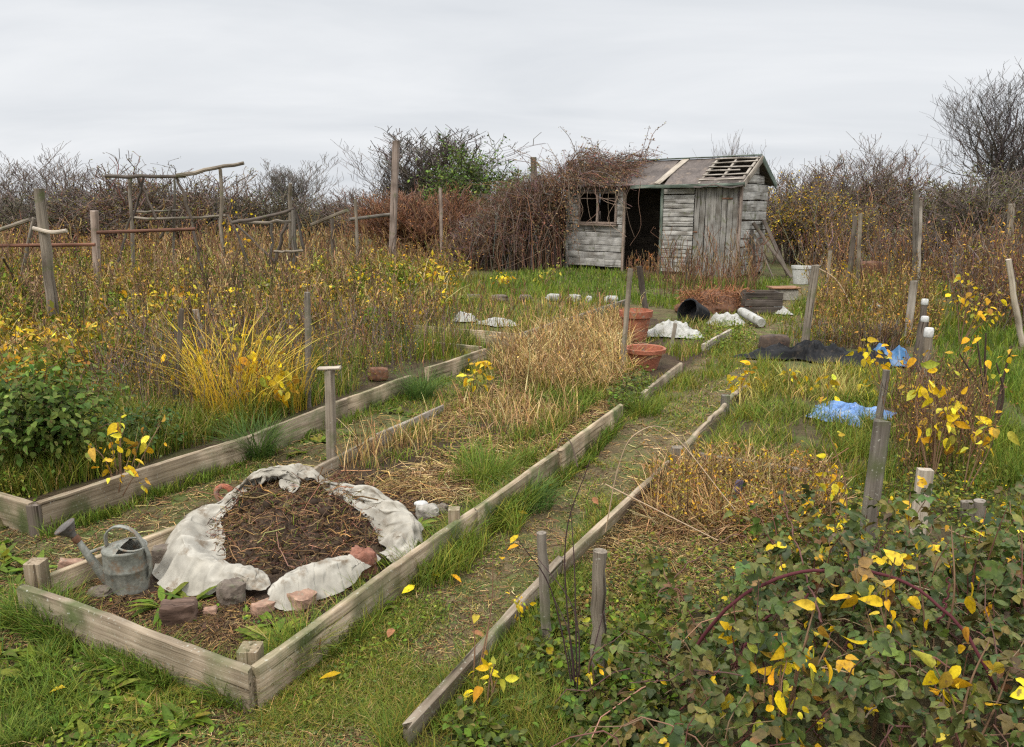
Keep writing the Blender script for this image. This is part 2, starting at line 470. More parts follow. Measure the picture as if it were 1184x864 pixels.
def mottle_mat(name, c1, c2, c3=None, scale=8.0, rough=.8, bump=.3, spec=.3, metal=0.0, fine=60.0, trans=0.0, at3=.6):
    m, nt, N, L = new_mat(name)
    out = N.new('ShaderNodeOutputMaterial'); tc = N.new('ShaderNodeTexCoord')
    n1 = N.new('ShaderNodeTexNoise'); n1.inputs['Scale'].default_value = scale; n1.inputs['Detail'].default_value = 6; n1.inputs['Roughness'].default_value = .6
    L.new(tc.outputs['Object'], n1.inputs[0])
    n2 = N.new('ShaderNodeTexNoise'); n2.inputs['Scale'].default_value = fine; n2.inputs['Detail'].default_value = 4; L.new(tc.outputs['Object'], n2.inputs[0])
    r1 = ramp(N, [(.35, c1), (.65, c2)]); L.new(n1.outputs[0], r1.inputs[0])
    r2 = ramp(N, [(.3, (.75, .75, .75)), (.7, (1.18, 1.18, 1.18))]); L.new(n2.outputs[0], r2.inputs[0])
    c = mixc(N, L, r1.outputs[0], r2.outputs[0], 1.0, 'MULTIPLY')
    if c3:
        n3 = N.new('ShaderNodeTexNoise'); n3.inputs['Scale'].default_value = scale * 1.7; n3.inputs['Detail'].default_value = 8; n3.inputs['Roughness'].default_value = .7
        mp = N.new('ShaderNodeMapping'); mp.inputs['Location'].default_value = (5, 9, 2); L.new(tc.outputs['Object'], mp.inputs[0]); L.new(mp.outputs[0], n3.inputs[0])
        r3 = ramp(N, [(at3 - .06, (0, 0, 0)), (at3 + .06, (1, 1, 1))]); L.new(n3.outputs[0], r3.inputs[0])
        c = mixc(N, L, c, c3, r3.outputs[0])
    pr = N.new('ShaderNodeBsdfPrincipled'); pr.inputs['Roughness'].default_value = rough; pr.inputs['Specular IOR Level'].default_value = spec; pr.inputs['Metallic'].default_value = metal
    L.new(c, pr.inputs['Base Color'])
    bp = N.new('ShaderNodeBump'); bp.inputs['Strength'].default_value = bump; bp.inputs['Distance'].default_value = .01
    ad = N.new('ShaderNodeMath'); ad.operation = 'ADD'; L.new(n1.outputs[0], ad.inputs[0]); L.new(n2.outputs[0], ad.inputs[1])
    L.new(ad.outputs[0], bp.inputs['Height']); L.new(bp.outputs[0], pr.inputs['Normal'])
    if trans:
        tr = N.new('ShaderNodeBsdfTranslucent'); mx = N.new('ShaderNodeMixShader'); mx.inputs[0].default_value = trans
        L.new(c, tr.inputs[0]); L.new(pr.outputs[0], mx.inputs[1]); L.new(tr.outputs[0], mx.inputs[2]); L.new(mx.outputs[0], out.inputs[0])
    else: L.new(pr.outputs[0], out.inputs[0])
    return m


M_grass = foliage_mat('grass_blade', .65, .3, .22)
M_leaf = foliage_mat('leaf', .6, .28, .17, True)
M_bram = foliage_mat('bramble_leaf', .48, .2, .26, True)
M_dry = foliage_mat('dry_stalk', .8, .12, .15)
M_twig = foliage_mat('twig_bark', .85, 0, .2)
W_board = wood_mat('weathered_board', (.18, .135, .088), (.345, .275, .195), (.50, .42, .32), moss=.5, lichen=.3)
W_pole = wood_mat('rough_pole', (.15, .115, .08), (.29, .235, .175), (.44, .375, .30), moss=.45, lichen=.4, grain=.6)
W_grey = wood_mat('grey_stake_wood', (.11, .092, .074), (.215, .185, .15), (.33, .29, .245), moss=.2, lichen=.15)
W_dark = wood_mat('dark_post_wood', (.06, .048, .04), (.115, .095, .08), (.18, .15, .13), moss=.1)
W_pale = wood_mat('pale_split_wood', (.26, .22, .18), (.40, .355, .30), (.52, .47, .41))
W_shed = wood_mat('shed_cladding', (.20, .195, .19), (.36, .355, .345), (.52, .515, .50), moss=.06, grain=.5)
W_door = wood_mat('shed_door_boards', (.15, .145, .135), (.26, .25, .235), (.37, .36, .34), moss=.1, grain=.6)
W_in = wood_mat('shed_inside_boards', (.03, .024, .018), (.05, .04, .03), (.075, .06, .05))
W_trim = wood_mat('shed_trim', (.16, .12, .10), (.27, .215, .185), (.36, .31, .28), moss=.1, grain=.6)
W_green = wood_mat('green_painted_trim', (.06, .095, .08), (.12, .155, .135), (.24, .245, .22), grain=.6)
W_red = wood_mat('rusty_rail', (.13, .055, .035), (.2, .095, .06), (.27, .15, .10))
M_felt = mottle_mat('roof_felt', (.075, .062, .055), (.145, .12, .105), (.20, .155, .12), scale=2.5, rough=.9, fine=25)
M_galv = mottle_mat('galvanised_metal', (.15, .15, .125), (.30, .295, .25), (.20, .135, .085), scale=11, rough=.55, bump=.12, metal=.35, at3=.585)
M_galvdark = mottle_mat('galvanised_inside', (.05, .045, .04), (.09, .08, .07), scale=11, rough=.7, metal=.2)
M_rust = mottle_mat('rust', (.10, .045, .025), (.20, .095, .05), (.12, .10, .085), scale=25, rough=.85)
M_cloth = mottle_mat('stained_fleece', (.31, .28, .225), (.48, .445, .375), (.20, .15, .10), scale=5, rough=.9, bump=.12, fine=22, trans=.15, at3=.6)
M_terra = mottle_mat('terracotta', (.26, .085, .045), (.36, .13, .075), (.24, .19, .14), scale=9, rough=.9, at3=.58)
M_brick = mottle_mat('old_brick', (.24, .14, .095), (.36, .225, .155), (.20, .18, .13), scale=22, rough=.9, bump=.6)
M_rustlump = mottle_mat('red_stone', (.18, .07, .045), (.28, .13, .085), (.09, .05, .035), scale=18, rough=.85, bump=.6)
M_stone = mottle_mat('grey_stone', (.24, .215, .18), (.36, .33, .28), (.18, .18, .13), scale=16, rough=.9, bump=.5)
M_darkstone = mottle_mat('earthy_stone', (.11, .085, .065), (.20, .16, .125), (.12, .12, .07), scale=18, rough=.9, bump=.6)
M_white = mottle_mat('dirty_white_plastic', (.42, .41, .38), (.58, .57, .54), (.33, .30, .24), scale=6, rough=.5, bump=.15, at3=.66)
M_sack = mottle_mat('dirty_sacking', (.28, .27, .235), (.44, .43, .39), (.16, .15, .10), scale=7, rough=.6, bump=.2, at3=.6)
M_black = mottle_mat('black_plastic', (.007, .007, .008), (.018, .018, .019), (.045, .036, .028), scale=7, rough=.62, bump=.15, spec=.15)
M_blue = mottle_mat('blue_tarpaulin', (.06, .14, .34), (.13, .255, .48), (.34, .38, .44), scale=14, rough=.5, bump=.2, spec=.5)
M_bluebag = mottle_mat('dark_blue_sack', (.015, .085, .2), (.03, .14, .30), scale=6, rough=.4, bump=.2, spec=.5)
M_pipe = mottle_mat('corroded_panel', (.05, .035, .028), (.10, .07, .05), (.15, .08, .05), scale=10, rough=.8)
M_compost = mottle_mat('compost_soil', (.038, .025, .017), (.08, .052, .033), (.12, .08, .05), scale=14, rough=.95, bump=1.0, fine=70)


def ground_mat():
    m, nt, N, L = new_mat('soil_and_moss')
    out = N.new('ShaderNodeOutputMaterial'); at = N.new('ShaderNodeAttribute'); at.attribute_name = 'col'
    tc = N.new('ShaderNodeTexCoord')
    def noise(s, d=6, r=.6):
        n = N.new('ShaderNodeTexNoise'); n.inputs['Scale'].default_value = s; n.inputs['Detail'].default_value = d; n.inputs['Roughness'].default_value = r
        L.new(tc.outputs['Object'], n.inputs[0]); return n
    a, b, cc, d = noise(1.1), noise(9), noise(55, 5, .7), noise(3.3)
    r1 = ramp(N, [(.3, (.6, .58, .55)), (.7, (1.35, 1.33, 1.25))]); L.new(b.outputs[0], r1.inputs[0])
    r2 = ramp(N, [(.3, (.5, .5, .5)), (.72, (1.5, 1.45, 1.4))]); L.new(cc.outputs[0], r2.inputs[0])
    c = mixc(N, L, at.outputs['Vector'], r1.outputs[0], 1.0, 'MULTIPLY')
    c = mixc(N, L, c, r2.outputs[0], 1.0, 'MULTIPLY')
    r3 = ramp(N, [(.5, (0, 0, 0)), (.62, (.75, .75, .75))]); L.new(d.outputs[0], r3.inputs[0])
    sp = N.new('ShaderNodeSeparateXYZ'); L.new(at.outputs['Vector'], sp.inputs[0])
    mm = N.new('ShaderNodeMapRange'); mm.inputs[1].default_value = .04; mm.inputs[2].default_value = .075; L.new(sp.outputs[1], mm.inputs[0])
    mu = N.new('ShaderNodeMath'); mu.operation = 'MULTIPLY'; L.new(r3.outputs[0], mu.inputs[0]); L.new(mm.outputs[0], mu.inputs[1])
    c = mixc(N, L, c, (.085, .115, .028), mu.outputs[0])
    pr = N.new('ShaderNodeBsdfPrincipled'); pr.inputs['Roughness'].default_value = .95; pr.inputs['Specular IOR Level'].default_value = .15
    L.new(c, pr.inputs['Base Color'])
    bp = N.new('ShaderNodeBump'); bp.inputs['Strength'].default_value = .8; bp.inputs['Distance'].default_value = .02
    ad = N.new('ShaderNodeMath'); ad.operation = 'ADD'; L.new(b.outputs[0], ad.inputs[0]); L.new(cc.outputs[0], ad.inputs[1])
    L.new(ad.outputs[0], bp.inputs['Height']); L.new(bp.outputs[0], pr.inputs['Normal']); L.new(pr.outputs[0], out.inputs[0])
    return m


# ------------------------------------------------------------------ ground sheet
PATH_PX = [(250, 900), (300, 800), (420, 710), (548, 602), (655, 524), (722, 476), (792, 430), (855, 384), (880, 345), (935, 325), (930, 380), (865, 450), (800, 515), (700, 615), (645, 660), (505, 812), (440, 900)]
PATH_W = wpoly(PATH_PX)


def axis_vals(lo, hi, step, lim, g=1.12):
    a = list(np.arange(lo, hi, step)); s = step
    while a[-1] < lim[1]: s *= g; a.append(a[-1] + s)
    s = step; b = [lo]
    while b[-1] > lim[0]: s *= g; b.append(b[-1] - s)
    return np.array(b[:0:-1] + a)


xs = axis_vals(-5.0, 5.0, .035, (-420, 420)); ys = axis_vals(1.0, 9.5, .035, (-60, 560))
X, Y = np.meshgrid(xs, ys)
Z = hgt(X, Y)
zc = np.empty(X.shape + (3,)); zc[:] = (.10, .082, .042)
mot = fbm(X * .8, Y * .8, 3)[..., None]
zc = np.where(mot > .12, np.array([.085, .088, .035]), zc)
for poly, c in ((BED_A, (.062, .043, .029)), (BED_B, (.07, .052, .032)), (BED_D, (.085, .068, .038)), (PATH_W, (.135, .105, .06))):
    zc[inpoly(X, Y, poly)] = c
near_soil = wpoly([(28, 690), (290, 790), (560, 588), (520, 545), (345, 560), (70, 660)])
zc[inpoly(X, Y, near_soil)] = (.052, .036, .026)
mb = MB(); ny, nx_ = X.shape
idx = np.arange(X.size).reshape(X.shape)
mb.add(np.stack([X, Y, Z], -1).reshape(-1, 3), np.stack([idx[:-1, :-1], idx[:-1, 1:], idx[1:, 1:], idx[1:, :-1]], -1).reshape(-1, 4), None, zc.reshape(-1, 3))
g_ = mb.build('ground', ground_mat(), attr='c'); g_['kind'] = 'structure'

# ------------------------------------------------------------------ raised beds
def zb(px, py, top):          # a point on a board's top edge, seen at px, py, `top` metres above the ground
    return G(px, py, top)


def board(mb, a, b, top, depth=.2, thick=.032, **k):
    p0 = zb(*a, top); p1 = zb(*b, top)
    for p in (p0, p1): p[2] -= depth / 2
    plank(mb, p0, p1, thick, depth, **k)


def peg(mb, px, py, top, w, base=-.1, lean=0):
    p = G(px, py, top); q = np.array([p[0] - lean, p[1], base])
    plank(mb, q, p, w, w, up=(0, 1, 0), seg=4, jit=.001, bev=.004)


bedA = thing('raised_bed', 'weathered plank raised bed holding the compost heap and watering can', 'raised bed', G(288, 795, 0))
m = MB(); board(m, (26, 677), (290, 773), .15, seg=22, jit=.004, ends=.006); m.build('front_board', W_board, bedA)
m = MB(); board(m, (293, 771), (548, 588), .15, seg=22, jit=.004, ends=.006); m.build('side_board', W_board, bedA)
m = MB(); board(m, (545, 591), (652, 516), .145, seg=14, jit=.004, ends=.01); m.build('side_board', W_board, bedA)
m = MB(); board(m, (646, 521), (718, 467), .15, seg=14, jit=.004, ends=.01); m.build('side_board', W_board, bedA)
m = MB(); board(m, (742, 455), (787, 419), .12, seg=8, jit=.003, ends=.008); m.build('side_board', W_board, bedA)
m = MB(); board(m, (813, 398), (845, 380), .12, seg=8, jit=.003, ends=.008); m.build('side_board', W_pale, bedA)
m = MB(); board(m, (55, 664), (342, 556), .13, seg=16, jit=.003); m.build('back_board', W_board, bedA)
m = MB(); board(m, (350, 548), (432, 505), .10, seg=12, jit=.006, thick=.026); m.build('back_board', W_board, bedA)
m = MB(); board(m, (436, 503), (512, 467), .10, seg=12, jit=.006, thick=.026); m.build('back_board', W_pale, bedA)
for (a, b, tp, w) in ((41, 649, .20, .062), (525, 588, .19, .05), (289, 748, .17, .065)):
    m = MB(); peg(m, a, b, tp, w); m.build('corner_peg', W_board, bedA)

bedB = thing('raised_bed', 'long weathered plank bed with yellow reeds and a leafy currant bush', 'raised bed', G(42, 610, 0))
m = MB(); board(m, (44, 580), (283, 505), .16, seg=20, jit=.004, ends=.006); m.build('side_board', W_board, bedB)
m = MB(); board(m, (281, 506), (400, 461), .16, seg=14, jit=.004, ends=.008); m.build('side_board', W_board, bedB)
m = MB(); board(m, (398, 461), (474, 434), .15, seg=14, jit=.004, ends=.01); m.build('side_board', W_board, bedB)
m = MB(); board(m, (494, 425), (561, 403), .15, seg=14, jit=.004, ends=.01); m.build('side_board', W_board, bedB)
m = MB(); board(m, (-90, 543), (37, 581), .16, seg=12, jit=.003, ends=.004); m.build('front_board', W_board, bedB)
m = MB(); board(m, (470, 392), (556, 401), .12, seg=12, jit=.004, ends=.006); m.build('end_board', W_board, bedB)
m = MB(); peg(m, 40, 583, .15, .055); m.build('corner_peg', W_dark, bedB)

bedC = thing('raised_bed', 'low grassy plank bed with white sacking lying in it', 'raised bed', G(500, 390, 0))
m = MB(); board(m, (453, 374), (598, 386), .14, seg=14, jit=.004, ends=.006); m.build('front_board', W_board, bedC)
m = MB(); board(m, (456, 374), (502, 355), .13, seg=10, jit=.004); m.build('side_board', W_grey, bedC)
m = MB(); board(m, (600, 386), (724, 346), .10, seg=12, jit=.004); m.build('side_board', W_grey, bedC)

edge = thing('bed_edging', 'crooked line of pale poles and pegs edging the grass path', 'edging', G(645, 660, 0))
for a, b, rr, nn in (((470, 848), (648, 650), .021, 'rail'), ((650, 654), (774, 537), .026, 'rail'), ((792, 516), (838, 469), .02, 'pole'), ((842, 462), (862, 446), .019, 'pole')):
    p0, p1 = G(*a, .07), G(*b, .08); t = np.linspace(0, 1, 14)[:, None]
    P = p0 * (1 - t) + p1 * t + rng.normal(0, .003, (14, 3)); m = MB()
    if nn == 'pole': tubes(m, P, rr * (1 + rng.normal(0, .09, 14)), 10, cap=True)
    else: plank(m, p0, p1 + np.array([0, 0, -.005]), .028, .06, seg=14, jit=.004, ends=.01)
    m.build(nn, W_pole, edge)
for a, b, tp, w in ((783, 517, .14, .06), (839, 457, .13, .055)):
    m = MB(); peg(m, a, b, tp, w); m.build('edge_peg', W_grey, edge)
m = MB(); p0, p1 = G(808, 529, .08), G(938, 549, .05); plank(m, p0, p1, .03, .06, seg=10, jit=.004)
tag(m.build('cross_board', W_grey, origin=tuple(G(870, 545, 0))), 'thin grey cross board lying behind the straw heap', 'board')

# ------------------------------------------------------------------ watering can
wc0 = GH(150, 690); wc0[2] -= .002
can = thing('watering_can', 'rusty galvanised watering can with rose, standing inside the bed corner', 'watering can', wc0)
ex = lambda a, b, c: wc0 + np.array([a, b, c])
CAN = can; CAN.scale = (.8, .8, .86)
m = MB()
prof = [(.001, .004), (.093, .004), (.098, .0), (.1, .006), (.098, .014), (.102, .06), (.103, .1), (.1055, .104), (.1055, .112), (.103, .116), (.102, .19), (.104, .194), (.104, .2), (.098, .206), (.094, .2), (.09, .15), (.088, .02), (.001, .02)]
lathe(m, prof, wc0, 48, sx=1.0, sy=.86); m.build('body', M_galv, can)
m = MB()                                           # half dome covering the spout side of the top
nA, nR = 26, 8
aa = np.linspace(math.pi * .5, math.pi * 1.5, nA); rr_ = np.linspace(0, 1, nR)
A2, R2 = np.meshgrid(aa, rr_, indexing='ij')
xo = np.cos(A2) * .1 * R2 + (.022) * (1 - R2); yo = np.sin(A2) * .086 * R2
zo = .2 + .03 * (1 - R2 ** 2) + .004
V = np.stack([xo, yo, zo], -1) + wc0
ii = np.arange(nA * nR).reshape(nA, nR)
m.add(V.reshape(-1, 3), np.stack([ii[:-1, :-1], ii[:-1, 1:], ii[1:, 1:], ii[1:, :-1]], -1).reshape(-1, 4)); m.build('top_cover', M_galv, can)
m = MB()                                           # rolled lip round the filling opening
tt = np.linspace(0, 2 * math.pi, 40)
oe = np.stack([.042 + .06 * np.cos(tt), .07 * np.sin(tt), .216 - .012 * np.cos(tt)], -1) + wc0
tubes(m, oe, .005, 8); m.build('opening_lip', M_galv, can)
m = MB(); sp_ = smooth_path([ex(-.085, -.02, .045), ex(-.125, -.03, .12), ex(-.165, -.04, .2), ex(-.195, -.047, .265)], 16)
tubes(m, sp_, np.linspace(.026, .0125, 16), 16); m.build('spout', M_galv, can)
rd = nrm(np.array([-.42, -.2, .75])); rp_ = ex(-.192, -.046, .255)
m = MB(); lathe(m, [(.015, 0), (.016, .03), (.022, .045), (.05, .085), (.052, .088), (.05, .092), (.03, .094), (.001, .095)], rp_, 28, axis=rd)
m.build('rose', mottle_mat('dark_rose_metal', (.075, .065, .058), (.15, .135, .12), (.17, .09, .05), scale=22, rough=.6, metal=.3), can)
m = MB(); lathe(m, [(.016, .0), (.019, .004), (.019, .028), (.016, .032)], rp_ - rd * .006, 18, axis=rd); m.build('rose_collar', M_rust, can)
m = MB(); tubes(m, smooth_path([ex(-.16, -.038, .19), ex(-.12, -.02, .2), ex(-.085, -.01, .208)], 8), .008, 8, cap=True); m.build('spout_brace', M_galv, can)
hp = smooth_path([ex(-.075, -.012, .215), ex(-.07, -.014, .275), ex(-.015, -.01, .308), ex(.06, 0, .275), ex(.115, .0, .17), ex(.118, 0, .09), ex(.1, 0, .05)], 30)
m = MB()
Tn = nrm(np.gradient(hp, axis=0)); yv = np.array([0, 1., 0]); nv = np.cross(Tn, yv)
cs = [(-.014, -.002), (-.009, -.005), (.009, -.005), (.014, -.002), (.014, .003), (.006, .005), (-.006, .005), (-.014, .003)]
V = np.stack([hp + yv * a + nv * b for a, b in cs], 1); K = len(hp); ii = np.arange(K * 8).reshape(K, 8); n2 = np.roll(ii, -1, 1)
m.add(V.reshape(-1, 3), [np.stack([ii[:-1], n2[:-1], n2[1:], ii[1:]], -1).reshape(-1, 4), ii[-1:], ii[:1, ::-1]]); m.build('handle', M_galv, can)

# ------------------------------------------------------------------ compost heap and fleece
hc = G(352, 622); hc[2] = hgt(*hc[:2])
heap = thing('compost_heap', 'dark heap of rotting stalks and compost ringed by dirty fleece', 'compost heap', hc)
n = 90; gx, gy = np.meshgrid(np.linspace(-.66, .66, n), np.linspace(-.55, .62, n))
rr_ = np.hypot(gx / .47, (gy + .02) / .44)


def heap_z(x, y):
    r = np.hypot(x / .47, (y + .01) / .44)
    return .27 * np.clip(1 - r ** 1.7, 0, 1) * (1 + .5 * fbm(x * 5, y * 5, 3)) + .035 * fbm(x * 16, y * 16, 3) * np.clip(1.2 - r, 0, 1) - .03 * np.clip(r - .95, 0, 1) * 3


hz = heap_z(gx, gy)
V = np.stack([gx + hc[0], gy + hc[1], hgt(gx + hc[0], gy + hc[1]) + hz + .004], -1); ii = np.arange(n * n).reshape(n, n)
keep = (rr_[:-1, :-1] < 1.06).ravel()
m = MB(); m.add(V.reshape(-1, 3), np.stack([ii[:-1, :-1], ii[:-1, 1:], ii[1:, 1:], ii[1:, :-1]], -1).reshape(-1, 4)[keep]); m.build('compost', M_compost, heap)


def heap_pts(N, rm=.98):
    a = rng.random(N) * 2 * math.pi; r = np.sqrt(rng.random(N)) * rm
    x = np.cos(a) * r * .47; y = np.sin(a) * r * .44 - .01
    return np.stack([x + hc[0], y + hc[1], hgt(x + hc[0], y + hc[1]) + np.maximum(heap_z(x, y), 0) + .008], -1)


m = MB()
for N, l0, l1, r0, r1, pal in ((3600, .02, .09, .0009, .0017, BROWN + BROWN[1::2] + RED + [(.06, .036, .024)]), (1000, .05, .15, .0009, .0019, BROWN + BROWN[1::2] + RED + STRAW[3:]), (55, .1, .24, .002, .004, STRAW[3:] + BROWN)):
    b = heap_pts(N); L_ = l0 + (l1 - l0) * rng.random(N) ** 1.5; az = rng.random(N) * 6.3
    d = np.stack([np.cos(az), np.sin(az), rng.normal(.1, .4, N)], -1); s = np.linspace(-.5, .5, 5)
    P = b[:, None] + d[:, None] * (L_[:, None] * s)[..., None] + np.cumsum(rng.normal(0, .09, (N, 5, 3)), 1) * L_[:, None, None]
    P[..., 2] = np.maximum(P[..., 2], b[:, None, 2] - .012)
    tubes(m, P, (r0 + (r1 - r0) * rng.random((N, 1)) ** 2) * np.ones((1, 5)), 4, pick(pal, N, jit=.35))
N = 160; b = heap_pts(N)
for q in b: lump(m, q, .012 + .05 * rng.random(3) ** 2, rng.random() * 6, .3, .5, n=5)
m.c[-N:] = [np.broadcast_to(np.array([.05, .033, .022]) * (.6 + rng.random()), q.shape) for q in m.v[-N:]]
N = 5200; b = heap_pts(N); quads(m, b, rdir(N, .1), rdir(N), .008 + .03 * rng.random(N) ** 2, .005 + .015 * rng.random(N), pick([(.075, .046, .03), (.14, .09, .05), (.045, .03, .02), (.22, .14, .07)], N, [4, 3, 4, 1], .3))
P = heap_pts(260, .9); blades(m, P[P[:, 1] < hc[1] - .02], .05, .0035, 1.0, pick(GREEN, int((P[:, 1] < hc[1] - .02).sum())), (0, .5, 1), .3)
m.build('rotting_stalks', M_dry, heap, attr='c')
m = MB(); p = [hc + np.array([a, b, c]) for a, b, c in ((.02, -.33, .05), (.16, -.35, .055), (.3, -.33, .05))]
tubes(m, smooth_path(p, 10), np.linspace(.008, .004, 10), 7, pick([(.40, .24, .12)], 1), cap=True)
tag(m.build('stick', M_dry, attr='c', origin=tuple(p[1])), 'orange brown stick lying on the front of the compost heap', 'stick')


def cloth_strip(mb, st, seed, nst=150, ncr=19):
    P = np.array([G(a, b, c + .0) for a, b, c, *_ in st]); W_ = np.array([[q[3], q[4], q[2]] for q in st])
    C = smooth_path(P, nst); W2 = smooth_path(W_, nst)
    rad = nrm((C - hc) * np.array([1, 1, 0]))
    T = nrm(np.gradient(C, axis=0) * np.array([1, 1, 0])); out_ = nrm(np.stack([T[:, 1], -T[:, 0], 0 * T[:, 0]], -1))
    out_ *= np.sign((out_ * rad).sum(-1, keepdims=True) + 1e-6); out_ = nrm(out_ * .5 + rad)
    u = np.linspace(-1, 1, ncr); d = np.concatenate([[0], np.cumsum(np.linalg.norm(np.diff(C, axis=0), axis=1))])
    V = np.zeros((nst, ncr, 3)); gz = hgt(C[:, 0], C[:, 1])
    for k, uu in enumerate(u):
        w = np.where(uu > 0, W2[:, 0], W2[:, 1]) * (1 + .5 * fbm(d * 5 + seed, d * 0 + (3 if uu > 0 else 9), 3))
        V[:, k] = C + out_ * (w * uu)[:, None]
        V[:, k, 2] = gz + .03 + np.maximum(W2[:, 2] - .02, .01) * (1 - abs(uu) ** (1.4 if uu > 0 else 2.2) * (1 if uu > 0 else .6))
    # let a sheet with more cloth than room settle on the heap: springs longer than the span buckle into folds
    crest = W2[:, 2].copy(); Cx, Cy = C[:, 0], C[:, 1]

    def floor_z(x, y):
        z = hgt(x, y) + np.maximum(heap_z(x - hc[0], y - hc[1]), 0) + .014
        dd = (x[..., None] - Cx[::3]) ** 2 + (y[..., None] - Cy[::3]) ** 2
        j = dd.argmin(-1); r = np.sqrt(dd.min(-1))
        return np.maximum(z, hgt(x, y) + crest[::3][j] * .95 * np.clip(1 - (r / .10) ** 2, 0, 1))
    La = np.linalg.norm(V[1:] - V[:-1], axis=-1)[..., None] * 1.32 + .001; Lc = np.linalg.norm(V[:, 1:] - V[:, :-1], axis=-1) * 1.26
    Lsh = np.sqrt(((La[:, :-1, 0] + La[:, 1:, 0]) / 2) ** 2 + ((Lc[:-1] + Lc[1:]) / 2) ** 2)[..., None]
    X_ = V + rng.normal(0, .004, V.shape); X_[..., 2] += .16 * np.abs(fbm(V[..., 0] * 4 + seed, V[..., 1] * 4, 2)); X_[..., :2] += (.09 * np.stack([fbm(V[..., 0] * 5 + seed, V[..., 1] * 5, 2), fbm(V[..., 0] * 5 + 30, V[..., 1] * 5 + seed, 2)], -1)); Vel = np.zeros_like(X_)
    A0 = V.copy()

    def con(p, q, L0, kk):
        dlt = q - p; ln = np.linalg.norm(dlt, axis=-1, keepdims=True) + 1e-9
        e_ = (ln - L0) / ln; c_ = dlt * np.where(e_ < 0, e_ * .8, e_) * (.5 * kk); return c_
    for it in range(110):
        Xp = X_.copy(); X_ = X_ + Vel * .92; X_[..., 2] -= .0022
        for _ in range(7):
            for o_ in (0, 1):
                c_ = con(X_[o_:-1:2], X_[o_ + 1::2], La[o_::2], .9); X_[o_:-1:2] += c_; X_[o_ + 1::2] -= c_
                c_ = con(X_[:, o_:-1:2], X_[:, o_ + 1::2], Lc[:, o_::2, None], .9); X_[:, o_:-1:2] += c_; X_[:, o_ + 1::2] -= c_
            for o_ in (0, 1):
                p, q = X_[o_:-1:2, :-1], X_[o_ + 1::2, 1:]; c_ = con(p, q, Lsh[o_::2], .25); X_[o_:-1:2, :-1] += c_; X_[o_ + 1::2, 1:] -= c_
                p, q = X_[o_:-1:2, 1:], X_[o_ + 1::2, :-1]; c_ = con(p, q, Lsh[o_::2], .25); X_[o_:-1:2, 1:] += c_; X_[o_ + 1::2, :-1] -= c_
            # bending: ease each point towards the middle of its neighbours
            X_[1:-1] += .05 * ((X_[2:] + X_[:-2]) / 2 - X_[1:-1]); X_[:, 1:-1] += .05 * ((X_[:, 2:] + X_[:, :-2]) / 2 - X_[:, 1:-1])
            X_ += (A0 - X_) * np.array([.03, .03, .006])
        fz = floor_z(X_[..., 0], X_[..., 1]); X_[..., 2] = np.maximum(X_[..., 2], fz)
        Vel = np.clip(X_ - Xp, -.01, .01)
    V = X_
    ii = np.arange(nst * ncr).reshape(nst, ncr)
    mb.add(V.reshape(-1, 3), np.stack([ii[:-1, :-1], ii[:-1, 1:], ii[1:, 1:], ii[1:, :-1]], -1).reshape(-1, 4))


fle = thing('fleece_cover', 'dirty cream fleece sheet bunched in a ring round the compost', 'sheet', hc + np.array([-.4, -.2, 0]))
m = MB(); cloth_strip(m, [(309, 690, .03, .02, .03), (288, 668, .09, .08, .06), (245, 655, .12, .12, .10), (213, 632, .14, .11, .12), (222, 602, .15, .09, .12), (258, 585, .17, .07, .10), (288, 560, .27, .09, .09), (314, 544, .33, .15, .08), (346, 542, .33, .16, .08), (366, 562, .27, .10, .08), (392, 567, .24, .11, .09), (428, 577, .2, .15, .14), (459, 596, .16, .11, .13), (474, 613, .13, .07, .12), (463, 638, .10, .05, .07), (446, 653, .05, .03, .05)], 3.0)
o = m.build('back_fold', M_cloth, fle, smooth=2); o.modifiers.new('smooth', 'SUBSURF').render_levels = 1
m = MB(); cloth_strip(m, [(317, 690, .05, .05, .03), (332, 676, .11, .11, .07), (362, 662, .12, .10, .08), (400, 654, .11, .07, .08), (432, 650, .07, .03, .05)], 21.0, 75, 16)
o = m.build('front_fold', M_cloth, fle, smooth=2); o.modifiers.new('smooth', 'SUBSURF').render_levels = 1

# bricks, stones and pot pieces lying in the bed
def rock(name, label, cat, px, py, size, mat, rz=0, box=.5, rough=.15, tilt=0, dz=0.0, grp=None, freq=3.0):
    c = GH(px, py); z = c[2] + size[2] * .42 + dz
    m = MB(); lump(m, (c[0], c[1], z), size, rz, box, rough, tilt, freq=freq, n=18)
    return tag(m.build(name, mat, origin=(c[0], c[1], c[2])), label, cat, grp)


rock('log_block', 'split crumbly block of old wood near the front board', 'wood block', 209, 728, (.14, .09, .09), wood_mat('crumbly_log', (.10, .06, .042), (.20, .125, .09), (.30, .20, .15), grain=.7), .25, .85, .2)
rock('stone', 'squat brown stone beside black plastic scrap', 'stone', 270, 706, (.11, .10, .10), M_darkstone, .5, .55, .3)
rock('brick', 'worn orange brick in front of the fleece fold', 'brick', 344, 712, (.16, .10, .075), M_brick, -.55, .92, .1, .12)
rock('stone', 'rusty red lump of stone by the side board', 'stone', 421, 676, (.12, .10, .13), M_rustlump, .6, .35, .45)
rock('brick', 'brown brick standing behind the watering can', 'brick', 190, 662, (.085, .07, .10), M_darkstone, .3, .85, .15)
rock('brick', 'earthy brick leaning against the back board corner', 'brick', 84, 672, (.10, .05, .07), M_brick, .35, .9, .18, .2)
rock('stone', 'pale grey stone between fleece and wooden peg', 'stone', 494, 606, (.12, .085, .07), M_stone, .2, .6, .25)
rock('pebble', 'small whitish pebble lying behind the grey stone', 'pebble', 487, 591, (.07, .05, .03), M_white, .1, .1, .15)
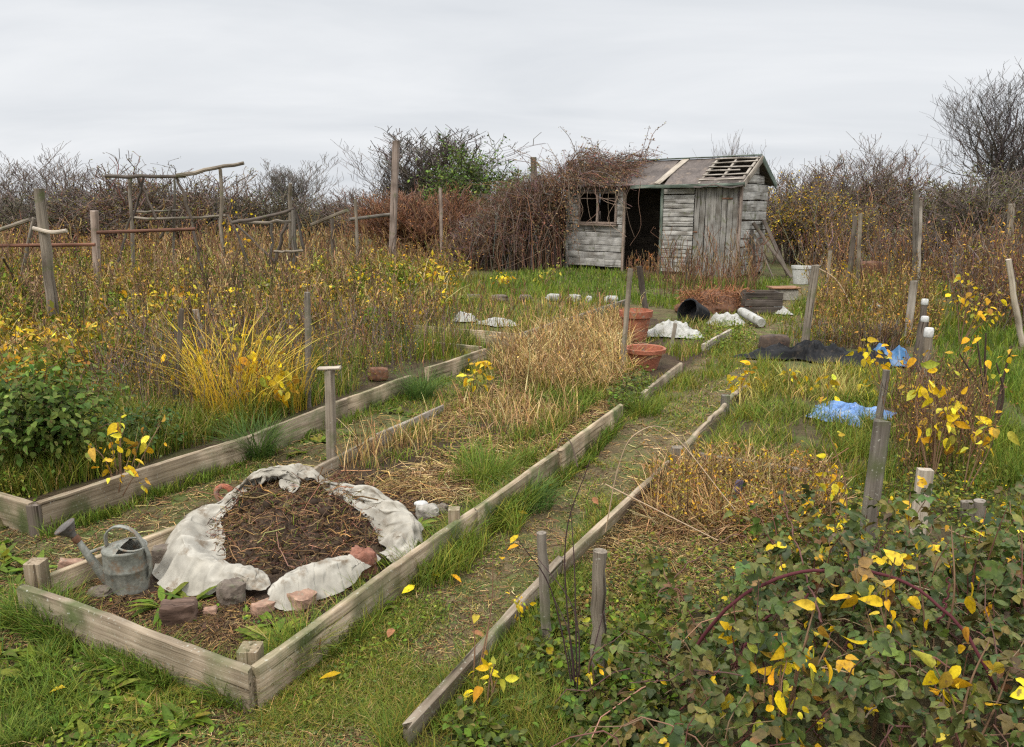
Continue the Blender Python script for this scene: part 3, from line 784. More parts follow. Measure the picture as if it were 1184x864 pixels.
rock('stone', 'dark half buried stone at the raised bed edge', 'stone', 511, 602, (.07, .06, .05), M_darkstone, .9, .4, .3)
rock('brick', 'reddish half brick on the soil in front of the fleece gap', 'brick', 306, 722, (.09, .06, .05), M_brick, .9, .85, .15, .1)
rock('brick', 'brown brick chip between the log block and brown stone', 'brick', 244, 722, (.055, .04, .03), M_brick, .2, .7, .3)
rock('stone', 'flat dark stone under the watering can spout', 'stone', 118, 700, (.09, .06, .04), M_darkstone, .1, .4, .3)
m = MB(); c = GH(263, 618); tt = np.linspace(.4, 5.2, 22)
tubes(m, np.stack([c[0] + .035 * np.cos(tt), c[1] + .0 * tt, c[2] + .17 + .035 * np.sin(tt)], -1), .013, 8, cap=True)
tag(m.build('pot_shard', M_terra, origin=tuple(c)), 'curved terracotta pot rim poking from the compost', 'pot shard')
m = MB(); c = GH(232, 690); crumple(m, c, .07, .035, .03, .7, 16, 14)
tag(m.build('plastic_scrap', M_black, origin=tuple(c)), 'black plastic scrap under the front of the fleece', 'plastic scrap')

# ------------------------------------------------------------------ the shed
SO = np.array([1.38, 19.43, 0.0]); SE_ = np.array([4.94, 16.54, 0.0])
SU = nrm(SE_ - SO); SN = np.array([-SU[1], SU[0], 0]); SL = float(np.linalg.norm(SE_ - SO)) - .1; SD = 1.5
EAVE, RIDGE = 2.06, 2.58
SZ = float(min(hgt(*SO[:2]), hgt(*SE_[:2]))) - .03


def SUZ(px, py):
    dx, dy, dz = ray(px, py); d = np.array([dx, dy, dz]); o = np.array([0, 0, CAMH])
    t = np.dot(SN, SO - o) / np.dot(SN, d); p = o + d * t
    return float(np.dot(p - SO, SU)), float(p[2] - SZ)


uw0, zw1 = SUZ(672, 224); uw1, zw0 = SUZ(711, 257)
ud0, zd1 = SUZ(724, 223); ud1, _ = SUZ(765, 223); us1, _ = SUZ(803, 250)
shed = thing('shed', 'derelict grey weathered plank shed with open doorway and brambled roof', 'shed', (SO[0], SO[1], SZ), rz=math.atan2(SU[1], SU[0]))
HW = dict(seg=8, jit=.006, bev=.003)


def rows(mb, x0, x1, z0, z1, hb, gap=.006, jit=.01, y=0.0, th=.022):
    z = z0
    while z < z1 - .02:
        h = min(hb * (1 + rng.normal(0, .12)), z1 - z)
        if z1 - z - h < .04: h = z1 - z
        a, b = x0 + abs(rng.normal(0, jit)), x1 - abs(rng.normal(0, jit))
        cut = [a, b] if rng.random() < .55 or b - a < .8 else [a, a + (b - a) * rng.uniform(.3, .7), b]
        for c0, c1 in zip(cut[:-1], cut[1:]):
            plank(mb, (c0 + .002, y + rng.normal(0, .004), z + h / 2 + rng.normal(0, .003)), (c1 - .002, y + rng.normal(0, .004), z + h / 2 + rng.normal(0, .004)), th, h - gap, **HW)
        z += h


m = MB(); rows(m, .05, ud0 - .06, .12, zw0 - .06, .17); rows(m, .05, uw0 - .05, zw0 - .05, EAVE - .1, .16); rows(m, uw1 + .05, ud0 - .06, zw0 - .05, EAVE - .1, .16)
rows(m, uw0 - .05, uw1 + .05, zw1 + .05, EAVE - .1, .1); m.build('front_wall', W_shed, shed, True)
m = MB(); rows(m, ud1 + .06, us1 - .02, .08, EAVE - .12, .105, gap=.012, jit=.004); m.build('slatted_wall', W_shed, shed, True)
wf = MB()
plank(wf, (uw0 - .05, -.008, zw0 - .025), (uw1 + .05, -.008, zw0 - .025), .06, .05, **HW)
plank(wf, (uw0 - .05, -.008, zw1 + .025), (uw1 + .05, -.008, zw1 + .025), .06, .05, **HW)
for x in (uw0 - .025, (uw0 + uw1) / 2, uw1 + .025): plank(wf, (x, -.012, zw0 - .0), (x, -.012, zw1 + .0), .05, .05, up=(0, 1, 0), **HW)
plank(wf, (uw0, -.006, zw1 - .12), (uw1, -.006, zw1 - .125), .02, .022, **HW)
win = wf.build('window', W_trim, shed, True)
m = MB(); plank(m, (uw0 - .09, -.045, zw0 - .065), (uw1 + .09, -.045, zw0 - .07), .09, .03, **HW); m.build('sill', W_trim, win, True)
for x, mt in ((ud0 - .03, W_trim), (ud1 + .03, W_green), (.02, W_shed)):
    m = MB(); plank(m, (x, -.012, .02), (x, -.012, EAVE - .1), .06, .06, up=(0, 1, 0), **HW); m.build('door_jamb' if x > .1 else 'corner_post', mt, shed, True)
dr = MB(); nb = 8; x0 = us1 + .005; dw = (SL - .02 - x0) / nb
for k in range(nb):
    a = x0 + k * dw; plank(dr, (a + dw / 2, -.02 + rng.normal(0, .005), .0 + rng.uniform(-.03, .05)), (a + dw / 2 + rng.normal(0, .003), -.02 + rng.normal(0, .005), EAVE - .10 - rng.uniform(0, .03)), dw - .01, .024, up=(0, 1, 0), **HW)
door = dr.build('closed_door', W_door, shed, True)
for nm, (x, z, w, h) in {'hinge': (us1 + .05, 1.0, .1, .03), 'latch': (SL - .28, 1.72, .24, .035)}.items():
    m = MB(); plank(m, (x - w / 2, -.04, z), (x + w / 2, -.04, z), .012, h, seg=3, jit=.001); m.build(nm, M_rust, door, True)
m = MB(); plank(m, (-.05, -.02, EAVE - .05), (SL + .04, -.02, EAVE - .05), .03, .1, seg=20, jit=.006); m.build('header_board', W_trim, shed, True)
gw = MB(); z = .06
while z < RIDGE - .1:
    h = .19 * (1 + rng.normal(0, .1)); zz = z + h / 2
    e = max(0, (zz + h / 2 - EAVE) / (RIDGE - EAVE)) * SD / 2
    if SD - 2 * e > .12: plank(gw, (SL, e + .02, zz + rng.normal(0, .008)), (SL, SD - e - .02, zz + rng.normal(0, .012)), .024, h - .016, **HW)
    z += h
gw.build('gable_wall', W_shed, shed, True)
m = MB(); plank(m, (SL + .005, .0, .05), (SL + .005, .0, EAVE), .07, .07, up=(0, 1, 0), **HW); m.build('corner_post', W_trim, shed, True)
iw = MB()
rows(iw, 0, SL - .04, .0, EAVE + .0, .2, gap=-.02, y=SD, th=.03)
for q in range(11): plank(iw, (0, .03, .1 + q * .19), (0, SD - .03, .1 + q * .19), .03, .2, **HW)
plank(iw, (.05, SD / 2, .03), (SL - .05, SD / 2, .03), SD - .1, .03, seg=4, jit=.002)
iw.build('inner_wall', W_in, shed, True)


def slope(x, s, dz=0.0, front=True):
    y = -.17 + s * (SD / 2 + .17); z = EAVE - .03 + s * (RIDGE - EAVE + .05) + dz
    return np.stack([x, y if front else SD - y, z], -1)


def felt(mb, x0, x1, s0=0.0, s1=1.0, front=True, wav=.012, droop=.03, dz=0.02):
    nx, ns = 40, 16
    xx, ss = np.meshgrid(np.linspace(x0, x1, nx), np.linspace(s0, s1, ns))
    w = wav * fbm(xx * 3, ss * 4 + 3, 3) - droop * np.clip(.12 - ss, 0, 1) * 8 * (.4 + fbm(xx * 2.5, ss * 0 + 8, 2))
    top = slope(xx, ss, dz + w, front); bot = slope(xx, ss, dz + w - .022, front)
    n_ = nx * ns; ii = np.arange(n_).reshape(ns, nx)
    f = np.stack([ii[:-1, :-1], ii[:-1, 1:], ii[1:, 1:], ii[1:, :-1]], -1).reshape(-1, 4)
    rim = np.concatenate([ii[0], ii[1:, -1], ii[-1, -2::-1], ii[-2:0:-1, 0]]); r2 = np.roll(rim, -1)
    mb.add(np.concatenate([top.reshape(-1, 3), bot.reshape(-1, 3)]), [f, f[:, ::-1] + n_, np.stack([rim, rim + n_, r2 + n_, r2], -1)])


ub, _ = SUZ(768, 205); ul, _ = SUZ(826, 205)
ul = min(ul, SL - .9)
m = MB(); felt(m, -.15, ub - .02); m.build('roof_felt', M_felt, shed, True)
m = MB(); felt(m, ub + .1, ul - .02); m.build('roof_felt', M_felt, shed, True)
m = MB(); felt(m, -.15, SL + .12, front=False); m.build('rear_roof', M_felt, shed, True)
m = MB(); plank(m, slope(np.array(ub - .08), -.02, .035), slope(np.array(ub + .17), 1.0, .04), .17, .02, up=(0, -.4, .9), seg=10, jit=.004); m.build('roof_batten', W_pale, shed, True)
lt = MB()
for x in (ul, ul + .45, SL + .03): plank(lt, slope(np.array(x), 0, .0), slope(np.array(x + .02), 1.0, .0), .05, .05, up=(0, -.4, .9), seg=8, jit=.005)
for k, s_ in enumerate((.1, .27, .42, .58, .74, .9)):
    x1_ = SL + .1 if k != 2 else SL - .15
    plank(lt, slope(np.array(ul - .03), s_, .045), slope(np.array(x1_), s_ + rng.normal(0, .03), .045), .045 if k else .12, .02, up=(0, -.4, .9), seg=8, jit=.006)
lt.build('roof_lattice', W_pale, shed, True)
m = MB(); felt(m, ul - .1, SL + .12, -.05, .12, wav=.05, droop=.12, dz=.075); m.build('torn_felt', M_felt, shed, True)
m = MB(); plank(m, slope(np.array(1.9), -.03, -.02), slope(np.array(SL + .15), -.03, .0), .02, .07, seg=16, jit=.012); m.build('eave_trim', W_green, shed, True)
m = MB(); plank(m, (.2, SD / 2, RIDGE + .06), (SL + .1, SD / 2, RIDGE + .065), .12, .025, seg=16, jit=.006); m.build('ridge_cap', W_green, shed, True)
m = MB(); plank(m, slope(np.array(SL + .13), 0, -.03), slope(np.array(SL + .13), 1.02, -.03), .024, .13, up=(0, -.4, .9), seg=8, jit=.004); m.build('barge_board', W_pale, shed, True)
m = MB(); plank(m, slope(np.array(SL + .13), 0, -.03, False), slope(np.array(SL + .13), 1.0, -.03, False), .024, .13, up=(0, .4, .9), seg=8, jit=.004); m.build('barge_board', W_green, shed, True)
m = MB()
n1_, n2_ = 10, 18; xx, zz = np.meshgrid(np.linspace(-.5, .5, n1_), np.linspace(0, 1, n2_))
wx = (.09 + .05 * fbm(zz * 5, xx * 0 + 3, 2)) * (1 - .75 * zz)
V = np.stack([SL - .03 + .10 * xx * wx * 10 * .6 + .03 * zz, -.06 - .03 * fbm(xx * 3, zz * 4, 2), EAVE - .1 - zz * .95 + .03 * fbm(xx * 4, zz * 3 + 4, 2)], -1)
ii = np.arange(n1_ * n2_).reshape(n2_, n1_)
m.add(V.reshape(-1, 3), np.stack([ii[:-1, :-1], ii[:-1, 1:], ii[1:, 1:], ii[1:, :-1]], -1).reshape(-1, 4)); m.build('hanging_felt', M_felt, shed, True)


def SW(x, y, z):             # shed-local to world
    return SO + SU * x + SN * y + np.array([0, 0, SZ + z])


for lab, x0, y0, x1, y1, ztop, w, mt in (
        ('dark rotten plank leaning on the shed gable, widest of four', .75, 1.2, .05, 1.25, 1.25, .2, W_dark),
        ('narrow grey plank leaning in front of the darker gable planks', .62, .62, .06, .75, .95, .06, W_grey),
        ('dark plank crossing the other planks on the shed gable', .9, 1.0, .06, .62, 1.2, .12, W_dark),
        ('short dark board propped upright against the shed gable', .22, .55, .05, .6, 1.05, .12, W_dark)):
    m = MB(); p0, p1 = SW(SL + x0, y0, -.02), SW(SL + x1, y1, ztop)
    plank(m, p0, p1, w, .028, up=tuple(SU), seg=8, jit=.003, ends=.01)
    tag(m.build('leaning_plank', mt, origin=tuple(p0)), lab, 'plank', 'planks leaning on the shed gable')

# ------------------------------------------------------------------ stakes and posts
def stake(name, label, base, top, wpx, mat, shape='round', group=None, cat='stake', parts=None, Y=None):
    b = GH(*base) if Y is None else At(base[0], base[1], Y); yy = float(b[1]); t = At(top[0], top[1], yy)
    w = .9 * wpx / scale_at(yy, (b[2] + t[2]) / 2); m = MB()
    L_ = max(np.linalg.norm(t - b), .05); d = (t - b) / L_
    b2 = b - d * .08
    if shape == 'round':
        K = 9; s = np.linspace(0, 1, K)[:, None]; P = b2 * (1 - s) + t * s + rng.normal(0, w * .05, (K, 3))
        P[-1] = t
        tubes(m, P, w / 2 * (1.04 - .1 * s[:, 0] + rng.normal(0, .03, K)), 12, cap=True)
    else:
        plank(m, b2, t, w, w * (.6 if shape == 'flat' else .85), up=(0.25, 1, 0), seg=9, jit=w * .025, ends=w * .05, bev=w * .1)
    if parts is None:
        o = m.build(name, mat, origin=tuple(b)); return tag(o, label, cat, group)
    o = thing(name, label, cat, b, group); m.build('post', mat, o)
    for pn, pm, fn in parts:
        q = MB(); fn(q, b, t, w); q.build(pn, pm, o)
    return o


def bar(px0, px1, wpx, yoff=0.0, sq=False):
    def fn(q, b, t, w):
        yy = float(b[1]) + yoff; p0, p1 = At(*px0, yy), At(*px1, yy); r = wpx / scale_at(yy) / 2
        if sq: plank(q, p0, p1, r * 2, r * 2, seg=8, jit=r * .06)
        else: tubes(q, smooth_path([p0, (p0 + p1) / 2 + rng.normal(0, r, 3), p1], 9), r, 8, cap=True)
    return fn


def wrap(z0, z1):
    def fn(q, b, t, w):
        tt = np.linspace(0, 30, 90); s = np.linspace(z0, z1, 90)[:, None]
        c = b * (1 - s) + t * s
        tubes(q, c + np.stack([np.cos(tt), np.sin(tt), 0 * tt], -1) * w * .62, .004, 5)
    return fn


def tcap(hw, hh):
    def fn(q, b, t, w):
        plank(q, t + np.array([-hw, 0, hh / 2]), t + np.array([hw, 0, hh / 2 + .004]), .05, hh, seg=6, jit=.002, bev=.005)
    return fn


def whitecap(r, h0, h1):
    def fn(q, b, t, w):
        lathe(q, [(.001, h1), (r * .8, h1), (r, h1 - .01), (r, h0), (r * .9, h0 - .005)], t, 14)
    return fn


PG = 'weathered garden posts and stakes'
stake('fence_post', 'stout leaning grey post with a short crossbar and wire wrapping', (66, 402), (45, 218), 13, W_grey, 'round', PG, 'post',
      [('crossbar', W_pale, bar((38, 264), (77, 267), 4.5, -.06)), ('wire_wrapping', M_rust, wrap(.08, .2))])
stake('fence_post', 'reddish square post carrying the ends of two rusty rails', (114, 348), (109, 244), 8, W_trim, 'square', PG, 'post')
for lab, a, b, Yp in (('rusty red rail running past the stout leaning post', (-60, 285), (110, 283), 11.6), ('rusty red rail between the reddish post and bean frame', (112, 269), (226, 265), 12.0)):
    m = MB(); p0, p1 = At(*a, Yp), At(*b, Yp + .3); tubes(m, smooth_path([p0, (p0 + p1) / 2, p1], 8), .028, 10, cap=True)
    tag(m.build('rusty_rail', W_red, origin=tuple(p1)), lab, 'rail')
stake('leaning_stake', 'thin grey stake slanting beside the stout leaning post', (18, 352), (39, 252), 4.5, W_grey, 'round', PG)
m = MB(); p0, p1 = At(-40, 279, 9.6), At(35, 254, 9.2); tubes(m, smooth_path([p0, (p0 + p1) / 2, p1], 8), .025, 8, cap=True)
tag(m.build('loose_pole', W_grey, origin=tuple(p1)), 'weathered pole resting on the thin slanting stake', 'pole')
m = MB(); p0, p1 = GH(42, 368), At(3, 298, 8.9); tubes(m, smooth_path([p0, (p0 + p1) / 2, p1], 8), .014, 8, cap=True)
tag(m.build('loose_pole', W_dark, origin=tuple(p0)), 'dark thin stick leaning in the weeds by the stout post', 'pole')

# bean frames
def frame(label, loc_px, Yb, members):
    o = thing('bean_frame', label, 'plant frame', At(loc_px[0], loc_px[1], Yb))
    for nm, a, b, w, dy in members:
        p0, p1 = At(*a, Yb + dy), At(*b, Yb + dy * .5); L_ = np.linalg.norm(p1 - p0); r = w / scale_at(Yb) / 2
        K = 8; t = np.linspace(0, 1, K)[:, None]; P = p0 * (1 - t) + p1 * t + rng.normal(0, r * .35, (K, 3)) + np.array([0, 0, 1]) * (-.012 * L_ * np.sin(t * math.pi) if nm in ('top_pole', 'cross_pole') else 0)
        q = MB(); tubes(q, P, r * (1.05 - .2 * t[:, 0]), 8, cap=True); q.build(nm, W_grey if nm == 'end_pole' else W_dark if nm in ('brace', 'top_pole') else W_grey, o)
    return o


frame('tall rickety bean frame of lashed poles overgrown with weeds', (157, 335), 13.0, [
    ('top_pole', (121, 203), (215, 203), 4, -.1), ('end_pole', (205, 203), (281, 189), 4.5, -.1), ('post', (153, 338), (151, 205), 4.5, 0), ('post', (260, 340), (254, 197), 4.5, 0), ('post', (200, 340), (202, 205), 3, .6),
    ('brace', (153, 256), (166, 206), 3, 0), ('brace', (181, 253), (158, 203), 3, 0), ('brace', (136, 304), (151, 251), 3, -.3), ('brace', (222, 255), (205, 204), 3.5, 0), ('brace', (236, 330), (222, 255), 3, 0), ('brace', (186, 275), (198, 240), 3, .4),
    ('cross_pole', (155, 253), (262, 249), 3, 0), ('cross_pole', (155, 245), (208, 243), 2.5, .5), ('brace', (296, 325), (264, 248), 3, 0)])
frame('second sagging bean frame with a square end of sticks', (330, 335), 12.5, [
    ('top_pole', (268, 258), (340, 243), 4, 0), ('cross_pole', (276, 257), (338, 256), 4, .2), ('post', (341, 330), (339, 243), 6, 0), ('post', (313, 330), (314, 258), 3.5, .2), ('post', (336, 330), (335, 211), 5, .6), ('brace', (318, 305), (330, 258), 4, .1),
    ('brace', (351, 290), (342, 244), 3, -.1), ('cross_pole', (316, 291), (351, 290), 3, -.1), ('brace', (318, 303), (272, 258), 3, 0)])

for lab, b, t, w, mt, sh in (
        ('tallest bare post standing clear above the far hedge', (453, 312), (458, 163), 8, W_trim, 'square'),
        ('slim grey post beside the tall bare post', (414, 318), (411, 230), 4, W_grey, 'round'),
        ('slim post in front of the rust coloured shrub', (511, 312), (509, 217), 4.5, W_trim, 'round'),
        ('square post rising out of the dead bramble mound', (619, 262), (617, 182), 7, W_grey, 'square'),
        ('short dark post in the weeds near the sagging frame', (385, 322), (384, 250), 4.5, W_dark, 'round')):
    if '617' in str(t): stake('fence_post', lab, (619, 300), t, w, mt, sh, PG, 'post', Y=20.5)
    else: stake('fence_post', lab, b, t, w, mt, sh, PG, 'post')
m = MB(); p0, p1 = At(360, 260, 14.5), At(402, 243, 14.2); plank(m, p0, p1, .06, .05, seg=6, jit=.003)
tag(m.build('loose_pole', W_grey, origin=tuple(p0)), 'short pole propped on the short dark post', 'pole')
m = MB(); p0, p1 = At(404, 254, 18.5), At(452, 248, 19.3); tubes(m, smooth_path([p0, (p0 + p1) / 2, p1], 8), .04, 8, cap=True)
tag(m.build('loose_pole', W_grey, origin=tuple(p0)), 'thin rail linking the slim grey post and tall post', 'pole')

stake('metal_stake', 'rusty dark angle iron stake among yellow leaves', (203, 492), (210, 357), 6, W_dark, 'flat', PG)
stake('wooden_stake', 'short pale stake tilted behind the yellow reeds', (244, 448), (226, 358), 7, W_pale, 'flat', PG)
stake('wooden_stake', 'grey stake with pale top at the plank bed edge', (357, 478), (355, 338), 8, W_grey, 'round', PG)
stake('tee_stake', 'T-topped wooden stake standing at the back board', (384, 545), (381, 428), 11, W_grey, 'square', PG, parts=[('top_bar', W_pale, tcap(.062, .016))])
stake('wooden_stake', 'knotty grey stake standing beside the terracotta pots', (719, 437), (729, 311), 7, W_grey, 'round', PG)
stake('wooden_stake', 'dark split stake behind the knotty grey stake', (748, 368), (739, 308), 7, W_dark, 'square', PG)
stake('wooden_stake', 'thin peg in front of the shed slats', (795, 328), (795, 288), 5, W_grey, 'round', PG)
stake('wooden_stake', 'short white lath leaning by the white sacking', (776, 408), (781, 374), 5, W_pale, 'flat', PG)
stake('wooden_stake', 'grey leaning stake behind the black plastic sheet', (929, 408), (943, 307), 9, W_grey, 'square', PG)
stake('wooden_stake', 'slim stake behind the leaning grey stake', (954, 352), (960, 290), 5, W_grey, 'round', PG)
stake('wooden_stake', 'dark pole of the leaning pair by yellow shrub', (980, 335), (989, 250), 6, W_dark, 'round', PG)
stake('wooden_stake', 'pale pole of the leaning pair by yellow shrub', (991, 345), (995, 247), 5, W_grey, 'round', PG)
stake('fence_post', 'tall grey post before the bare shrubs', (1058, 330), (1059, 220), 7, W_grey, 'round', PG, 'post')
stake('fence_post', 'slender orange tinted post touching the tall grey post', (1062, 335), (1065, 232), 4, W_pale, 'round', PG, 'post')
stake('wooden_stake', 'pale sawn stake without cap amid brown weeds', (1048, 396), (1057, 325), 8, W_pale, 'square', PG)
stake('capped_post', 'grey post with square white cap above blue tarpaulin', (1064, 488), (1074, 384), 11, W_grey, 'round', PG, 'post', [('white_cap', M_white, whitecap(.032, -.03, .03))])
stake('capped_post', 'post with round white knob behind the white capped post', (1058, 432), (1069, 372), 11, W_dark, 'round', PG, 'post', [('white_cap', M_white, whitecap(.034, .0, .05))])
stake('capped_post', 'farther post with white insulator and wire rising from it', (1060, 412), (1069, 352), 8, W_dark, 'round', PG, 'post', [('white_cap', M_white, whitecap(.034, .0, .055)), ('wire', M_rust, bar((1069, 340), (1069, 320), 1.2))])
stake('wooden_stake', 'thin grey stake behind the tall bramble stake', (1014, 500), (1025, 428), 9, W_grey, 'round', PG)
stake('wooden_stake', 'tall dark grey stake rising out of the bramble leaves', (996, 668), (1020, 487), 19, W_grey, 'flat', PG)
stake('wooden_stake', 'broad pale plank stake behind the bramble bush', (1057, 640), (1070, 543), 19, W_pale, 'flat', PG)
stake('stump_post', 'round cut stump post beside a short grey peg', (1131, 612), (1133, 579), 15, W_pale, 'round', PG, 'post')
stake('stump_post', 'short grey peg touching the round stump post', (1118, 612), (1118, 580), 13, W_grey, 'square', PG, 'post')
stake('round_post', 'smooth round sawn post at the bramble edge', (690, 785), (694, 637), 19, W_grey, 'round', PG, 'post')
stake('wooden_stake', 'narrow weathered stake between path and bramble edge', (634, 752), (626, 616), 13, W_grey, 'round', PG)
stake('fence_post', 'pale crooked post wrapped in white scrap by brown scrub', (1182, 400), (1166, 300), 7, W_pale, 'round', PG, 'post')
stake('fence_post', 'dark post standing deep in the brown scrub', (1150, 330), (1147, 262), 7, W_dark, 'round', PG, 'post')
stake('fence_post', 'grey post under the olive evergreen', (1165, 330), (1170, 236), 8, W_grey, 'round', PG, 'post')

# ------------------------------------------------------------------ clutter near the shed
m = MB(); c = GH(745, 432)
lathe(m, [(.001, .0), (.11, 0), (.14, .1), (.165, .165), (.185, .165), (.19, .20), (.182, .205), (.165, .2), (.15, .12), (.001, .06)], c, 32)
tag(m.build('terracotta_pot', M_terra, origin=tuple(c)), 'wide empty terracotta bowl pot by the bed edge', 'pot')
m = MB(); c = GH(734, 397)
lathe(m, [(.001, 0), (.12, 0), (.165, .28), (.185, .28), (.19, .35), (.18, .355), (.165, .3), (.12, .1), (.001, .08)], c, 32)
tag(m.build('terracotta_pot', M_terra, origin=tuple(c)), 'tall terracotta pot behind the knotty grey stake', 'pot')
m = MB(); c = GH(438, 446); lump(m, c + np.array([0, 0, .06]), (.19, .12, .13), .3, .85, .15, .1)
tag(m.build('rusty_box', M_rust, origin=tuple(c)), 'small rusty box by the long bed edge', 'box')
m = MB(); c = GH(801, 372)
lathe(m, [(.001, -.18), (.13, -.18), (.145, -.165), (.165, .08), (.178, .09), (.178, .12), (.16, .12), (.15, -.08), (.001, -.1)], c + np.array([0, 0, .12]), 28, axis=(-.75, -.45, .35), jit=.003)
tag(m.build('black_tub', M_black, origin=tuple(c)), 'black plastic tub tipped over near the shed', 'tub')


def heap_thing(name, label, cat, px, py, size, mat, twpal, nt, twl, rz=0):
    c = GH(px, py); o = thing(name, label, cat, c); m = MB(); lump(m, c + np.array([0, 0, size[2] * .2]), (size[0], size[1], size[2] * 1.4), rz, .2, .45, n=26); m.build('mound', mat, o)
    P = c + np.stack([rng.uniform(-.5, .5, nt) * size[0], rng.uniform(-.5, .5, nt) * size[1], rng.uniform(.3, 1.0, nt) * size[2]], -1)
    d = rdir(nt, .35); s = np.linspace(-.5, .5, 4); m = MB(); LL = twl * (.5 + rng.random(nt))
    tubes(m, P[:, None] + d[:, None] * (LL[:, None] * s)[..., None] + rng.normal(0, .01, (nt, 4, 3)), .004, 3, pick(twpal, nt)); m.build('dead_stalks', M_dry, o, attr='c')


heap_thing('rubbish_heap', 'rusty orange heap of dead bracken before the shed', 'heap', 825, 360, (1.0, .45, .33), M_rust, [(.32, .13, .06), (.25, .10, .05), (.38, .2, .1)], 420, .22)
c = GH(878, 362); o = thing('wooden_crate', 'dark brown slatted crate beside the orange heap', 'crate', c); m = MB()
for k in range(3): plank(m, c + np.array([-.26, -.14 + .0, .06 + k * .105]), c + np.array([.27, -.16, .06 + k * .105]), .02, .095, seg=5)
m.build('front_panel', W_dark, o); m = MB()
for k in range(3): plank(m, c + np.array([-.26, .2, .06 + k * .105]), c + np.array([.27, .18, .06 + k * .105]), .02, .095, seg=5)
m.build('rear_panel', W_dark, o)
for sx in (-.25, .26):
    m = MB(); plank(m, c + np.array([sx, -.13, .16]), c + np.array([sx, .18, .16]), .02, .3, seg=4); m.build('end_panel', W_dark, o)
m = MB(); plank(m, c + np.array([-.24, .02, .03]), c + np.array([.25, .02, .03]), .3, .03, seg=4); m.build('base', W_dark, o)
c = GH(905, 346); o = thing('storage_box', 'grey box with an orange board on top', 'box', c)
m = MB(); plank(m, c + np.array([-.2, 0, .09]), c + np.array([.2, 0, .09]), .3, .2, seg=5, jit=.004, bev=.02); m.build('body', M_stone, o)
m = MB(); plank(m, c + np.array([-.24, -.01, .2]), c + np.array([.23, -.01, .205]), .34, .022, seg=5, jit=.002); m.build('lid', wood_mat('orange_board', (.28, .14, .07), (.38, .2, .11), (.45, .27, .16)), o)
c = GH(926, 327); o = thing('bucket', 'dirty white plastic bucket by the shed gable', 'bucket', c)
m = MB(); lathe(m, [(.001, 0), (.15, 0), (.19, .31), (.205, .31), (.207, .36), (.19, .36), (.178, .25), (.15, .02), (.001, .02)], c, 28); m.build('body', M_white, o)
m = MB(); tt = np.linspace(0, math.pi, 16); tubes(m, c + np.stack([.2 * np.cos(tt), -.11 * np.sin(tt) - .02, .34 - .02 * np.sin(tt)], -1), .005, 6); m.build('handle', M_rust, o)


def sack(name, label, cat, px, py, rx, ry, hz, mat, rz=0, seed=1):
    c = GH(px, py); m = MB(); crumple(m, c, rx, ry, hz, rz, 34, 8 if 'tarp' in name or 'black' in name else 4.5, seed, .6 if 'tarp' in name or 'black' in name else .3); return tag(m.build(name, mat, origin=tuple(c), smooth=2), label, cat)


sack('sacking', 'crumpled white sacking humped at the end of the grassy bed', 'sack', 541, 374, .17, .13, .2, M_sack, .3, 4)
sack('sacking', 'long white plastic sack stretched across the grassy bed', 'sack', 574, 378, .27, .13, .14, M_sack, -.15, 8)
sack('sacking', 'torn dirty white sack heaped behind the white lath', 'sack', 780, 392, .34, .2, .21, M_sack, -.4, 12)
sack('sacking', 'pale greenish sack beside the black tub', 'sack', 838, 376, .25, .18, .2, M_sack, -.3, 15)
sack('sacking', 'small white rag by the dark crate', 'rag', 899, 363, .18, .12, .12, M_sack, -.6, 18)
m = MB(); p0, p1 = GH(856, 372), GH(880, 381); p0[2] += .14; p1[2] += .07
tubes(m, smooth_path([p0, (p0 + p1) / 2, p1], 10), [.05, .06, .06, .06, .061, .061, .061, .06, .06, .055], 14, cap=True)
tag(m.build('white_tube', M_sack, origin=tuple(p1)), 'white plastic tube lying on the path edge', 'tube')
for k, (px, sz) in enumerate(((520, .2), (548, .25), (577, .3), (607, .22), (640, .26), (664, .24), (681, .12), (706, .26))):
    rock('kerb_stone', ['flat brown stone first in the far row', 'brown mossy stone second along the far row', 'long brown stone in the middle of the far row', 'small brown stone near the pale ones of the row', 'whitish low stone in the far row beside brown ones', 'whitish long stone with a tiny round one next to it', 'tiny round white stone in the far row', 'white stone ending the far row by the stakes'][k],
         'stone', px, 350 - (0 if k < 4 else 1), (sz, .14, .13), M_darkstone if k < 4 else M_sack, rng.normal(0, .25), .35, .35, grp='row of stones edging the far bed')
# black plastic, blue sack, blue tarpaulin
sack('black_sheet', 'torn black plastic sheet rucked up on the bed', 'sheet', 938, 418, .5, .26, .2, M_black, -.1, 22)
sack('black_sheet', 'smaller black plastic piece beside the blue sack', 'sheet', 1008, 422, .36, .22, .17, M_black, .1, 25)
m = MB(); c = GH(905, 412); V0 = c + np.array([-.1, 0, .12]); lump(m, V0, (.34, .12, .22), -.1, .55, .15)
tag(m.build('scrap_panel', M_pipe, origin=tuple(c)), 'curved dark rusty panel standing at the black sheet', 'metal panel')
sack('blue_sack', 'dark blue plastic sack on the black sheet', 'sack', 1028, 424, .27, .17, .22, M_bluebag, -.35, 31)
sack('blue_tarp', 'light blue tarpaulin crumpled in the grass', 'tarpaulin', 984, 486, .3, .24, .10, M_blue, .2, 36)
m = MB(); c = GH(1007, 322); lump(m, c + np.array([0, 0, .2]), (.62, .5, .42), .2, .8, .15)
tag(m.build('hay_bale', M_rust, origin=tuple(c)), 'small brown bale of stalks behind the pole pair', 'bale')
m = MB(); c = GH(1007, 365); lathe(m, [(.001, 0), (.06, 0), (.075, .13), (.08, .135), (.07, .13), (.055, .01), (.001, .01)], c + np.array([0, 0, .05]), 16, axis=(.4, -.3, .8))
tag(m.build('plant_pot', M_white, origin=tuple(c)), 'tiny pale plastic pot tipped amid brown weeds', 'pot')
